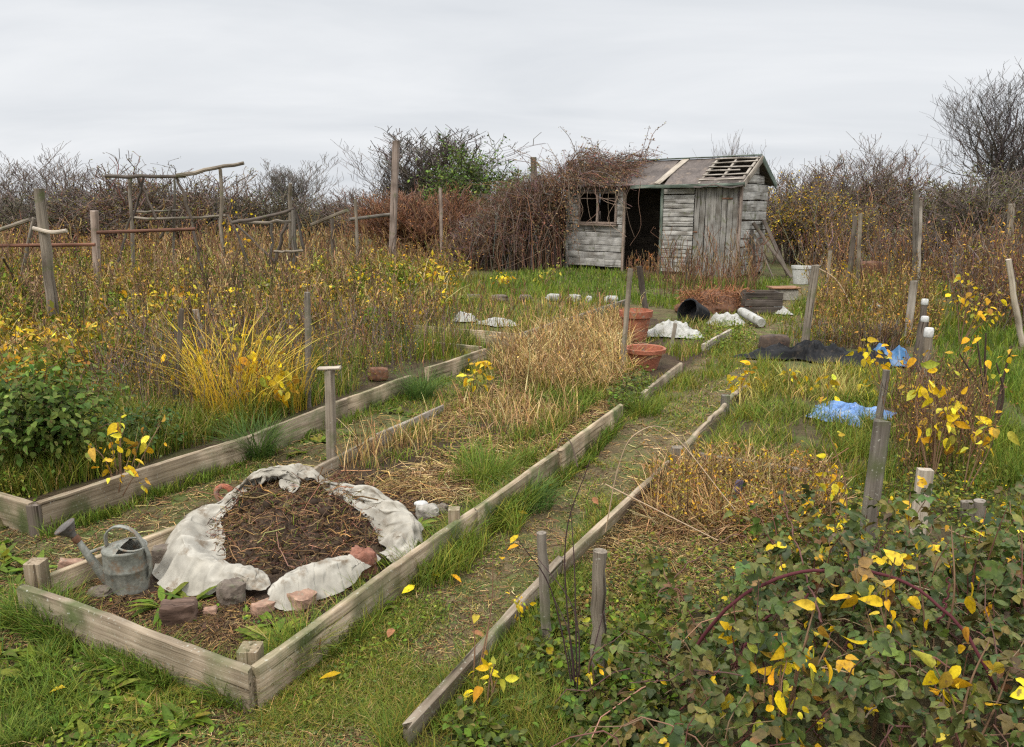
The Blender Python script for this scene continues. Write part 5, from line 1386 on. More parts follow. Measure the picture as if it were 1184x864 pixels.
leafmat(m, [(400, 545), (520, 480), (640, 440), (700, 470), (600, 540), (520, 570)], .16, .05, .018, GREEN + OLIVE, None, 2.2, .06, 65, four=False)
tag(m.build('tall_grass', M_grass, attr='c'), 'lush green grass growing along boards and plots', 'grass', kind='stuff')

m = MB()
STR_D = [(575, 440), (600, 408), (640, 390), (722, 372), (735, 440), (715, 462), (650, 468)]
weeds(m, spx(STR_D, .02), .34, STRAW[:1] + STRAW[3:] + BROWN[3:], STRAW + OCHRE, 8, .02, nb=4, lean=.4)
leafmat(m, STR_D, .12, .08, .025, GREEN + OLIVE, None, 2, .0, 47)
litter(m, STR_D, .3, .3, STRAW + BROWN, None, .003, 1.4, -.2, 48, .4, .8)
turf(m, STR_D, .5, .14, GREEN + OLIVE, None, .7, .003, 2, .0, (0, .4, 1), 64)
turf(m, STR_D, .3, .3, STRAW + BROWN[3:], [4, 3, 3, 3, 2], 1.0, .003, 1.5, -.4, (0, .4, .75, 1), 30)
turf(m, [(560, 430), (620, 396), (720, 365), (725, 380), (600, 440)], .25, .24, STRAW + BROWN, None, .35, .003, 1.5, -.2, (0, .4, .75, 1), 31)
turf(m, [(385, 545), (520, 478), (600, 440), (690, 455), (700, 475), (560, 570), (430, 560)], .09, .22, STRAW + BROWN[:2], None, .6, .0025, 2, -.05, (0, .4, .75, 1), 32)
litter(m, [(360, 560), (520, 474), (620, 430), (715, 470), (650, 520), (560, 590), (440, 570)], .26, .24, STRAW + BROWN, None, .003, 1.4, -.2, 33)
litter(m, [(750, 560), (800, 535), (960, 545), (965, 610), (850, 625), (750, 615)], .42, .24, [(.36, .22, .085), (.30, .17, .07), (.46, .32, .15), (.17, .10, .055), (.2, .12, .06)], None, .0035, 1.4, -.3, 34, .5, .8)
turf(m, [(750, 570), (800, 540), (960, 550), (965, 605), (850, 615), (750, 610)], .1, .2, [(.44, .28, .11), (.36, .22, .09), (.5, .36, .17)], None, .9, .0025, 1.5, -.3, (0, .3, .65, 1), 35)
turf(m, [(840, 480), (860, 450), (970, 430), (1000, 470), (900, 465)], .35, .16, [(.45, .36, .1), (.40, .28, .09), (.3, .28, .07)], None, .7, .0025, 1.5, -.2, (0, .4, 1), 36)
litter(m, PATH_PX, .055, .06, STRAW + BROWN, None, .0016, 2, -.1, 37)
litter(m, FRONT, .05, .07, STRAW + BROWN, None, .0016, 2, -.1, 38)
litter(m, LANE, .05, .08, STRAW + BROWN, None, .0016, 2, -.1, 39)
litter(m, [(40, 690), (285, 780), (520, 612), (480, 560), (345, 560), (70, 665)], .13, .06, BROWN[:3] + BROWN[2:3] + BROWN[2:3] + STRAW[3:], None, .0018, 2, -.3, 40)
litter(m, [(620, 700), (760, 560), (960, 600), (900, 660), (700, 720)], .15, .16, STRAW + BROWN, None, .002, 2, -.2, 41)
turf(m, [(420, 340), (720, 348), (600, 395), (450, 400)], .35, .2, STRAW[:2] + GREEN + OLIVE, None, .5, .003, 1.5, -.1, (0, .4, 1), 42)
weeds(m, spx([(755, 565), (800, 535), (960, 548), (965, 605), (850, 620), (755, 608)], .03), .26, BROWN + STRAW[:2], OCHRE + YELL[:1] + OLIVE + BROWN, 16, .02, nb=3)
tag(m.build('dead_grass', M_dry, attr='c'), 'tan dead grass and fallen straw over the beds', 'dead grass', kind='stuff')

# broken clods over the bare soil
m = MB(); P = spx([(60, 690), (285, 782), (545, 602), (525, 550), (430, 548), (345, 560), (75, 668)], .16); N = len(P)
quads(m, P + np.array([0, 0, .004]), rdir(N, .3), rdir(N, .2), .006 + .018 * rng.random(N) ** 2, .006 + .012 * rng.random(N), pick([(.06, .04, .028), (.09, .06, .04), (.04, .028, .02), (.13, .085, .05)], N))
leafmat(m, [(90, 690), (285, 775), (520, 610), (490, 640), (330, 720), (200, 700)], .05, .02, .016, GREEN[:2] + [(.07, .12, .03)], None, 6, .12, 70, four=False)
tag(m.build('soil_crumbs', M_dry, attr='c'), 'loose crumbs and seedlings on the bare bed soil', 'soil', kind='stuff')

MEADOW = [(-260, 300), (420, 292), (560, 322), (565, 395), (420, 372), (240, 420), (-260, 470)]
m = MB()
weeds(m, spx([(-300, 286), (640, 284), (660, 300), (540, 318), (420, 315), (-300, 330)], .07), .85, BROWN[1::2] + RED + STRAW[1::2], BROWN[1::2] + RED + OCHRE + OLIVE, 12, .045, nb=3, lean=.3)
M1 = [(-280, 320), (250, 308), (430, 312), (560, 325), (430, 352), (230, 382), (-280, 405)]
M2 = [(-280, 400), (230, 375), (400, 350), (540, 358), (470, 398), (330, 415), (120, 465), (-280, 530)]
for poly, dn, h_, sd_ in ((M1, .036, .62, 1.0), (M2, .024, .5, 2.0)):
    weeds(m, clumpy(spx(poly, dn), .9, .02, .15, sd_), h_ * 1.1, [(.24, .16, .085), (.30, .21, .115), (.22, .12, .075)], [(.24, .13, .07), (.30, .20, .10), (.34, .24, .08)], 20, .042, nb=4, lean=.32)
    weeds(m, clumpy(spx(poly, dn * 1.5), .9, .0, .15, sd_ + 40), h_ * .8, BROWN + STRAW[1:2] + OLIVE, OLIVE + OCHRE + YELL[3:] + GREEN[1:2], 24, .055, lw_=.6, nb=4, lean=.35)
    weeds(m, clumpy(spx(poly, dn * 2.2), .9, -.02, .15, sd_ + 80), h_ * .6, OLIVE + GREEN[2:3], GREEN + OLIVE[2:], 26, .06, lw_=.6, nb=3, lean=.3)
    weeds(m, clumpy(spx(poly, dn * .16), .6, -.1, .2, sd_ + 120), h_ * 1.35, [(.075, .05, .035), (.11, .07, .045)], [(.07, .045, .03), (.10, .06, .035)], 10, .02, rad=.0045, nb=5, lean=.12, lofs=.6)
    weeds(m, clumpy(spx(poly, dn * .5), .8, .0, .2, sd_ + 160), h_ * .9, STRAW, STRAW[:3], 4, .02, rad=.002, nb=2, lean=.5)
    turf(m, poly, dn * 4, h_ * .75, STRAW + OLIVE[:1], None, .9, .003, .8, .08, (0, .4, .75, 1), sd_ + 240)
    P = clumpy(spx(poly, dn * 2.2), .7, .03, .1, sd_ + 200); N = len(P); P[:, 2] += h_ * (.25 + .5 * rng.random(N)); quads(m, P, rdir(N, -.3), rdir(N), .085 * (.4 + .8 * rng.random(N)), .05, pick(YELL + OCHRE[:2], N))
weeds(m, spx([(60, 520), (130, 455), (340, 405), (470, 395), (560, 405), (480, 432), (290, 500)], .03), .42, BROWN + TWIG, OCHRE + OLIVE + GREEN[:1], 14, .018, nb=3)
weeds(m, spx([(420, 345), (720, 350), (640, 390), (450, 398)], .012), .3, BROWN + RED, BROWN + OCHRE + OLIVE, 8, .016, nb=3)
weeds(m, spx([(580, 430), (620, 400), (700, 440), (660, 470), (560, 470)], .018), .34, BROWN + STRAW, BROWN + STRAW, 5, .014, nb=3)
weeds(m, spx([(770, 325), (870, 330), (880, 350), (760, 348)], .07), .75, RED + BROWN, RED + BROWN, 5, .016, nb=3)
weeds(m, spx([(725, 318), (766, 318), (768, 330), (722, 330)], .08), .5, RED + BROWN, RED + OCHRE, 8, .02, nb=3)
tag(m.build('dead_weeds', M_dry, attr='c'), 'standing brown dead weeds filling the neglected plots', 'weeds', kind='stuff')
m = MB()
weeds(m, spx([(900, 300), (1340, 292), (1340, 330), (1080, 330), (940, 322)], .09), 1.1, BROWN[1::2] + RED + TWIG, BROWN[1::2] + RED + OCHRE + YELL[:1], 12, .045, nb=4, lean=.3)
weeds(m, spx([(1085, 330), (1340, 325), (1340, 400), (1110, 385)], .06), .95, BROWN + RED + TWIG, BROWN[1::2] + OCHRE + RED + OLIVE, 14, .045, nb=4, lean=.3)
weeds(m, spx([(940, 345), (1085, 335), (1085, 400), (930, 405)], .05), .5, BROWN + STRAW[1:2], BROWN[1::2] + OCHRE + OLIVE, 12, .035, nb=3, lean=.35)
weeds(m, spx([(1030, 470), (1120, 460), (1140, 560), (1040, 560)], .025), .5, BROWN + RED, OCHRE + BROWN + OLIVE, 14, .02, nb=4)
weeds(m, spx([(900, 402), (1040, 402), (1040, 424), (900, 424)], .06), .35, BROWN + TWIG, BROWN + OCHRE, 6, .016, nb=3)
tag(m.build('dead_weeds', M_dry, attr='c'), 'tall brown scrub weeds around the capped posts', 'weeds', kind='stuff')

m = MB()
leafmat(m, [(-250, 430), (150, 400), (420, 372), (560, 400), (480, 430), (280, 510), (40, 590), (-250, 620)], .3, .16, .022, GREEN + OLIVE, None, 1.4, -.1, 51)
leafmat(m, [(560, 322), (720, 318), (935, 325), (860, 360), (590, 346)], .35, .2, .03, GREEN, None, 1.2, -.1, 52)
leafmat(m, [(700, 470), (745, 442), (760, 462), (712, 492)], .9, .14, .03, GREEN[:3] + BRAM, None, 2, -.5, 53)
leafmat(m, [(780, 410), (850, 380), (880, 395), (850, 410)], .9, .16, .03, GREEN, None, 2, -.5, 54)
leafmat(m, [(520, 850), (640, 720), (720, 660), (770, 690), (740, 900), (520, 900)], .2, .1, .028, GREEN[:3] + BRAM, None, 3, .0, 62, four=False)
litter(m, [(520, 850), (640, 720), (760, 640), (900, 600), (800, 700), (740, 900), (520, 900)], .06, .14, STRAW + BROWN, None, .002, 2, -.1, 63, .3, .5)
leafmat(m, [(620, 700), (690, 650), (780, 600), (960, 610), (900, 680), (640, 800), (560, 830)], .22, .06, .018, GREEN + OLIVE + BRAM, None, 3, -.1, 55, four=False)
leafmat(m, [(1060, 540), (1250, 560), (1350, 760), (1150, 700)], .2, .12, .025, GREEN + BRAM, None, 2, -.1, 56, four=False)
leafmat(m, [(830, 600), (1000, 540), (1184, 560), (1300, 660), (900, 690)], .22, .1, .024, GREEN + OLIVE + BRAM + YELL[:1], None, 3, -.15, 60, four=False)
leafmat(m, [(300, 800), (420, 720), (560, 615), (610, 610), (560, 680), (360, 830)], .12, .04, .016, GREEN, None, 4, 0, 57, four=False)
leafmat(m, [(-60, 690), (150, 760), (300, 815), (260, 880), (-60, 880)], .09, .03, .02, GREEN, None, 4, .02, 58, four=False)
leafmat(m, [(400, 330), (560, 322), (580, 350), (560, 390), (420, 380)], .15, .15, .03, YELL[2:] + OLIVE + GREEN, None, 1.5, -.05, 59)
P = np.concatenate([clumpy(spx(pl, dn), 2.5, -.05, .2, 5.0) for pl, dn in (([(20, 696), (290, 806), (330, 815), (250, 870), (-40, 760)], .0022), (RS, .0028), (FRONT, .0007), (LANE, .0016), ([(70, 690), (280, 775), (520, 610), (480, 650), (330, 720), (200, 705)], .0012), ([(520, 850), (650, 690), (760, 640), (800, 700), (740, 900)], .002))])
nl = 9; q = np.repeat(P, nl, 0); M_ = len(q); a = rng.random(M_) * 6.283; e = .15 + .8 * rng.random(M_); sz = np.repeat(.03 + .07 * rng.random(len(P)), nl) * (.5 + .7 * rng.random(M_))
D = np.stack([np.cos(a), np.sin(a), e], -1); Nn = nrm(np.stack([-np.cos(a) * e, -np.sin(a) * e, np.ones(M_)], -1) + rng.normal(0, .2, (M_, 3)))
fine_leaves(m, q + D * .008, D, Nn, sz, sz * (.25 + .2 * rng.random(M_)), pick(GREEN[:3] + OLIVE[:1], M_, [4, 4, 3, 1]), .3, .6)
tag(m.build('leafy_weeds', M_leaf, attr='c'), 'low leafy green weeds creeping over the ground', 'weeds', kind='stuff')

# ------------------------------------------------------------------ single grass tufts and leafy plants
def tuft(label, px, py, n, h, rad, pal, name='grass_tuft', lean=1.0, w=.004, cat='grass tuft', grp=None):
    c = GH(px, py); a = rng.random(n) * 6.283; r = np.sqrt(rng.random(n)) * rad
    P = c + np.stack([np.cos(a) * r, np.sin(a) * r, 0 * a], -1); m = MB()
    blades(m, P, h * (.5 + .7 * rng.random(n)), w * (.6 + .7 * rng.random(n)), lean * (.35 + .8 * rng.random(n)), pick(pal, n), (0, .25, .5, .75, 1), .45, a + rng.normal(0, .7, n))
    return tag(m.build(name, M_grass, attr='c', origin=tuple(c)), label, cat, grp)


TUFT_G = [(.075, .135, .025), (.055, .10, .022), (.10, .16, .03)]
tuft('big dark green grass tuft spilling over the gap between bed boards', 297, 530, 420, .34, .10, TUFT_G)
tuft('green grass tuft against the farther boards of the long bed', 486, 462, 330, .30, .11, TUFT_G)
tuft('bright grass clump growing inside the compost bed', 560, 560, 330, .24, .14, GREEN, lean=.8)
tuft('grass clump at the kink of the side boards', 612, 585, 300, .2, .12, TUFT_G)
tuft('grass clump beside the bed end next to the path', 745, 480, 260, .22, .12, GREEN)
tuft('yellow reed clump glowing at the bed edge', 272, 492, 210, .85, .24, [(.70, .45, .03), (.62, .42, .05), (.74, .52, .08), (.5, .37, .06)], 'reed_clump', .8, .008, 'reeds')
tuft('thin yellow reeds beside the grey pale-topped stake', 330, 480, 110, .6, .18, [(.66, .43, .04), (.58, .4, .06)], 'reed_clump', .6, .006, 'reeds')


def dock(label, px, py, n, L_, pal, name='dock_plant', cat='plant'):
    c = GH(px, py); m = MB(); a = rng.random(n) * 6.283; e = .25 + .5 * rng.random(n)
    D = np.stack([np.cos(a), np.sin(a), e], -1); Nn = np.stack([-np.cos(a) * e, -np.sin(a) * e, np.ones(n)], -1)
    leaves(m, c + D * .015, D, nrm(Nn + rng.normal(0, .2, (n, 3))), L_ * (.6 + .6 * rng.random(n)), L_ * .28 * (.7 + .5 * rng.random(n)), pick(pal, n), .3, .55)
    return tag(m.build(name, M_leaf, attr='c', origin=tuple(c)), label, cat)


dock('broad leaved dock rosette at the front board foot', 172, 778, 26, .15, GREEN[:2])
dock('small dock rosette near the path at the front corner', 120, 802, 14, .10, GREEN)
dock('green weed rosette behind the old wood block', 190, 712, 16, .12, GREEN[:2])
dock('small leafy weed by the fleece under the watering can', 222, 708, 12, .09, GREEN)
dock('leafy weed inside the front right bed corner peg', 320, 752, 22, .10, GREEN, 'leafy_weed')
dock('pale leafy weed beside the grey stone', 480, 622, 14, .09, GREEN, 'leafy_weed')
dock('long leaved green plant under the round post', 640, 800, 20, .2, TUFT_G, 'leafy_weed')
dock('green shoots sprouting from the compost front', 318, 650, 16, .11, GREEN, 'leafy_weed')


def bush(name, label, cat, px, py, rad, h, n, size, pal, stems=30, mat=None, yellow=0, dens_in=.5):
    c = GH(px, py); o = thing(name, label, cat, c)
    a = rng.random(stems) * 6.283; q = np.sqrt(rng.random(stems)); s = np.linspace(0, 1, 7)
    tip = np.stack([np.cos(a) * rad * q, np.sin(a) * rad * q, h * (.6 + .4 * rng.random(stems)) * (1 - .45 * q ** 2)], -1)
    P = c + tip[:, None] * s[None, :, None] * np.array([1, 1, 1.]) + rng.normal(0, .02, (stems, 7, 3)) * s[None, :, None]
    P[..., 2] += np.sin(s * math.pi)[None] * h * .15
    m = MB(); tubes(m, P, .004 * (1 - .6 * s)[None] * np.ones((stems, 1)), 5, pick([(.13, .075, .05), (.10, .07, .05)], stems)); m.build('stem_tangle', M_twig, o, attr='c')
    i = rng.integers(0, stems, n); k = rng.integers(2, 7, n); p = P[i, k] + rng.normal(0, .06 * rad / .4, (n, 3)); p[:, 2] = np.maximum(p[:, 2], c[2] + .02)
    out = nrm(p - c - np.array([0, 0, h * .1])); Nn = nrm(out * .6 + np.array([0, 0, .8]) + rng.normal(0, .45, (n, 3))); D = nrm(np.cross(np.cross(Nn, out + rng.normal(0, .5, (n, 3))), Nn) + np.array([0, 0, -.25]))
    col = pick(pal, n, jit=.22); m = MB(); fine_leaves(m, p, D, Nn, size * (.5 + .8 * rng.random(n)), size * .7 * (.5 + .7 * rng.random(n)), col, .25, .35); m.build('foliage', mat or M_leaf, o, attr='c')
    return o, c, P


bush('currant_bush', 'leafy green currant bush inside the long plank bed', 'bush', 62, 556, .44, .72, 2500, .045, [(.085, .14, .022), (.115, .17, .028), (.16, .20, .04), (.07, .115, .022)])
bush('currant_bush', 'low green bush between currant bush and yellow sprigs', 'bush', 165, 528, .28, .3, 700, .032, [(.06, .11, .03), (.09, .14, .035)], 16)

# ------------------------------------------------------------------ the bramble
BC = GH(930, 800); bram = thing('bramble_bush', 'sprawling dark green bramble with red canes filling the near corner', 'bramble', BC)


def bram_h(x, y):
    e = np.clip((x - (-.06 + .5 * (y - 1.6))) / .75, 0, 1) * np.clip((2.95 - y) / .8, 0, 1)
    e = e * e * (3 - 2 * e)
    return e * (.40 + .16 * fbm(x * 2.2 + 3, y * 2.2, 3)) * np.clip((4.2 - x) / 1.5, 0, 1)


N = 9500
x = rng.uniform(-.2, 3.4, N); y = rng.uniform(1.15, 3.4, N); hh = bram_h(x, y); k_ = hh > .05; x, y, hh = x[k_], y[k_], hh[k_]; N = len(x)
z = hgt(x, y) + hh * (1.08 - .95 * rng.random(N) ** 1.25)
P = np.stack([x, y, z], -1)
# looser shoots that rise out of the mass round the stakes
ns = 150; sx_ = rng.uniform(.25, 2.6, ns); sy_ = rng.uniform(1.5, 2.8, ns); sh = bram_h(sx_, sy_); k_ = sh > .06; sx_, sy_, sh = sx_[k_], sy_[k_], sh[k_]; ns = len(sx_)
sa = rng.random(ns) * 6.283; sl = .08 + .3 * rng.random(ns); sb = np.stack([sx_, sy_, hgt(sx_, sy_)], -1)
st = sb + np.stack([np.cos(sa) * sl, np.sin(sa) * sl, sh * 1.0 + .04 + .24 * rng.random(ns)], -1); tt = np.linspace(0, 1, 9)[None, :, None]
SHOOT = sb[:, None] * (1 - tt) + st[:, None] * tt + np.array([0, 0, 1.]) * (.25 * sl[:, None, None] * tt * (1 - tt) * 4) + rng.normal(0, .008, (ns, 9, 3))
i_ = rng.integers(0, ns, 1900); k2 = rng.integers(3, 9, 1900); P = np.concatenate([P, SHOOT[i_, k2] + rng.normal(0, .022, (1900, 3))]); N = len(P)
Nn = nrm(rng.normal(0, .62, (N, 3)) + np.array([-.05, -.3, .9])); a = rng.random(N) * 6.283
# leaflets in threes
D0 = np.stack([np.cos(a), np.sin(a), -.25 + 0 * a], -1); m = MB(); sz = .02 + .03 * rng.random(N) ** 1.4
S0 = nrm(np.cross(D0, Nn)); colr = pick(BRAM, N, [4, 4, 3, 3, 3], .24)
odd = rng.random(N); colr[odd > .97] = pick(YELL, int((odd > .97).sum())); sel = (odd > .93) & (odd <= .97); colr[sel] = pick([(.15, .085, .035), (.19, .10, .035), (.11, .07, .04)], int(sel.sum()))
for sd_, kk in ((0, 1.0), (.95, .82), (-.95, .82)):
    Dd = nrm(D0 * math.cos(sd_) + S0 * math.sin(sd_)); nn = nrm(Nn + rng.normal(0, .16, (N, 3)))
    fine_leaves(m, P + Dd * .006, Dd, nn, sz * kk, sz * kk * (.62 + .15 * rng.random(N)), np.clip(colr * (1 + rng.normal(0, .09, (N, 1))), .005, .9), .25, .5, .10)
m.build('foliage', M_bram, bram, attr='c')
N = 420; x = rng.uniform(.3, 3.0, N); y = rng.uniform(1.3, 3.2, N); hh = bram_h(x, y); k_ = hh > .08; x, y, hh = x[k_], y[k_], hh[k_]; N = len(x)
b = np.stack([x, y, hgt(x, y)], -1); a = rng.random(N) * 6.283; l = .2 + .5 * rng.random(N); e = b + np.stack([np.cos(a) * l, np.sin(a) * l, hh * .4], -1); s = np.linspace(0, 1, 8)[None, :, None]
P = b[:, None] * (1 - s) + e[:, None] * s + np.array([0, 0, 1.]) * (hh[:, None, None] * 1.5 * s * (1 - s) * 1.6) + rng.normal(0, .012, (N, 8, 3))
m = MB(); tubes(m, SHOOT, .0028 * (1 - .6 * tt[0, :, 0])[None] * np.ones((ns, 1)), 5, pick([(.15, .06, .05), (.12, .06, .045), (.2, .12, .07)], ns)); tubes(m, P, (.0016 + .0016 * rng.random((N, 1))) * (1 - .5 * s[0, :, 0])[None], 5, pick([(.17, .07, .055), (.22, .13, .08), (.13, .065, .05), (.3, .21, .13)], N)); m.build('stem_tangle', M_twig, bram, attr='c')


def cane(parent, pts, r0, r1, col, n=40):
    P = smooth_path([At(a, b_, yy) for a, b_, yy in pts], n); P[1:-1] += .012 * np.stack([fbm(np.arange(n - 2) * .35 + k_ * 30 + pts[0][0], np.zeros(n - 2), 2) for k_ in range(3)], -1); q = MB(); tubes(q, P, np.linspace(r0, r1, n) * (1 + rng.normal(0, .04, n)), 8, np.tile(col, (1, 1)))
    K = 46; i = rng.integers(1, n - 1, K); T = nrm(np.gradient(P, axis=0))[i]; dd = nrm(rdir(K) + T * -.2)
    blades_p = P[i]; tubes(q, np.stack([blades_p, blades_p + dd * (r0 * 1.9)], 1), np.array([[.0013, .0003]]) * np.ones((K, 1)), 4, np.tile(col, (K, 1)))
    q.build('cane', M_twig, parent, attr='c')


REDC = np.array([.085, .022, .026])
cane(bram, [(785, 800, 2.05), (808, 745, 2.05), (845, 700, 2.0), (900, 671, 1.98), (955, 661, 1.95), (1010, 663, 1.9), (1062, 684, 1.85), (1108, 722, 1.8), (1140, 770, 1.75), (1168, 835, 1.75)], .0052, .0042, REDC)
cane(bram, [(850, 770, 1.95), (868, 735, 1.95), (895, 708, 1.93), (935, 686, 1.92)], .0045, .0028, REDC * .9)
cane(bram, [(1118, 800, 1.8), (1090, 765, 1.78), (1050, 748, 1.78), (1015, 735, 1.8)], .003, .002, np.array([.2, .09, .07]))
cane(bram, [(1085, 720, 1.85), (1095, 690, 1.86), (1098, 668, 1.88)], .003, .0015, REDC)
cane(bram, [(820, 822, 1.9), (858, 768, 1.95), (895, 735, 1.98)], .0022, .0015, np.array([.34, .24, .16]))
cane(bram, [(1000, 830, 1.7), (1045, 790, 1.72), (1068, 775, 1.75)], .0022, .0015, np.array([.36, .27, .18]))
cane(bram, [(950, 720, 1.9), (930, 660, 2.1), (915, 610, 2.3), (905, 565, 2.4)], .0032, .0016, np.array([.13, .06, .05]))
cane(bram, [(760, 690, 2.5), (800, 650, 2.5), (850, 620, 2.5), (880, 640, 2.45)], .0026, .0014, np.array([.15, .08, .06]))

# ------------------------------------------------------------------ yellow-leaved sprigs
def sprig(label, base, tips, pal=YELL, size=.06, stem=(.20, .12, .07), name='yellow_sapling', cat='sapling', Y=None, rad=.004, arch=.06, mat=None, spread=1.0, grp=None):
    b = GH(*base) if Y is None else At(*base, Y)
    if Y is not None: b[2] = min(b[2], hgt(b[0], b[1]) + .12)
    yy = float(b[1]); o = thing(name, label, cat, b, grp)
    ms, ml = MB(), MB()
    for tpx, tpy, n in tips:
        n = int(n * 1.35)
        t = At(tpx, tpy, yy + rng.normal(0, .06)); L_ = np.linalg.norm(t - b)
        mid = b * .45 + t * .55 + np.array([rng.normal(0, .05), rng.normal(0, .04), arch]) * L_
        P = smooth_path([b - np.array([0, 0, .03]), mid, t], 14); s = np.linspace(0, 1, 14)
        sc_ = max(rad, .6 * yy / F); tubes(ms, P, sc_ * (1 - .65 * s), 6, np.array([stem]))
        if n:
            i = rng.integers(7, 14, n); p = P[i] + rng.normal(0, size * .45 * spread, (n, 3))
            out = nrm(p - P[i]); D = nrm(out * .7 + rdir(n) * .5 + np.array([0, 0, -.55])); Nn = nrm(rdir(n) + np.array([0, -.5, .5]))
            z = size * .82 * (.35 + .8 * rng.random(n)); fine_leaves(ml, p, D, Nn, z, z * (.45 + .2 * rng.random(n)), pick(pal, n, jit=.2), .3, .6)
    ms.build('stem', M_twig, o, attr='c')
    if ml.n: ml.build('foliage', mat or M_leaf, o, attr='c')
    return o


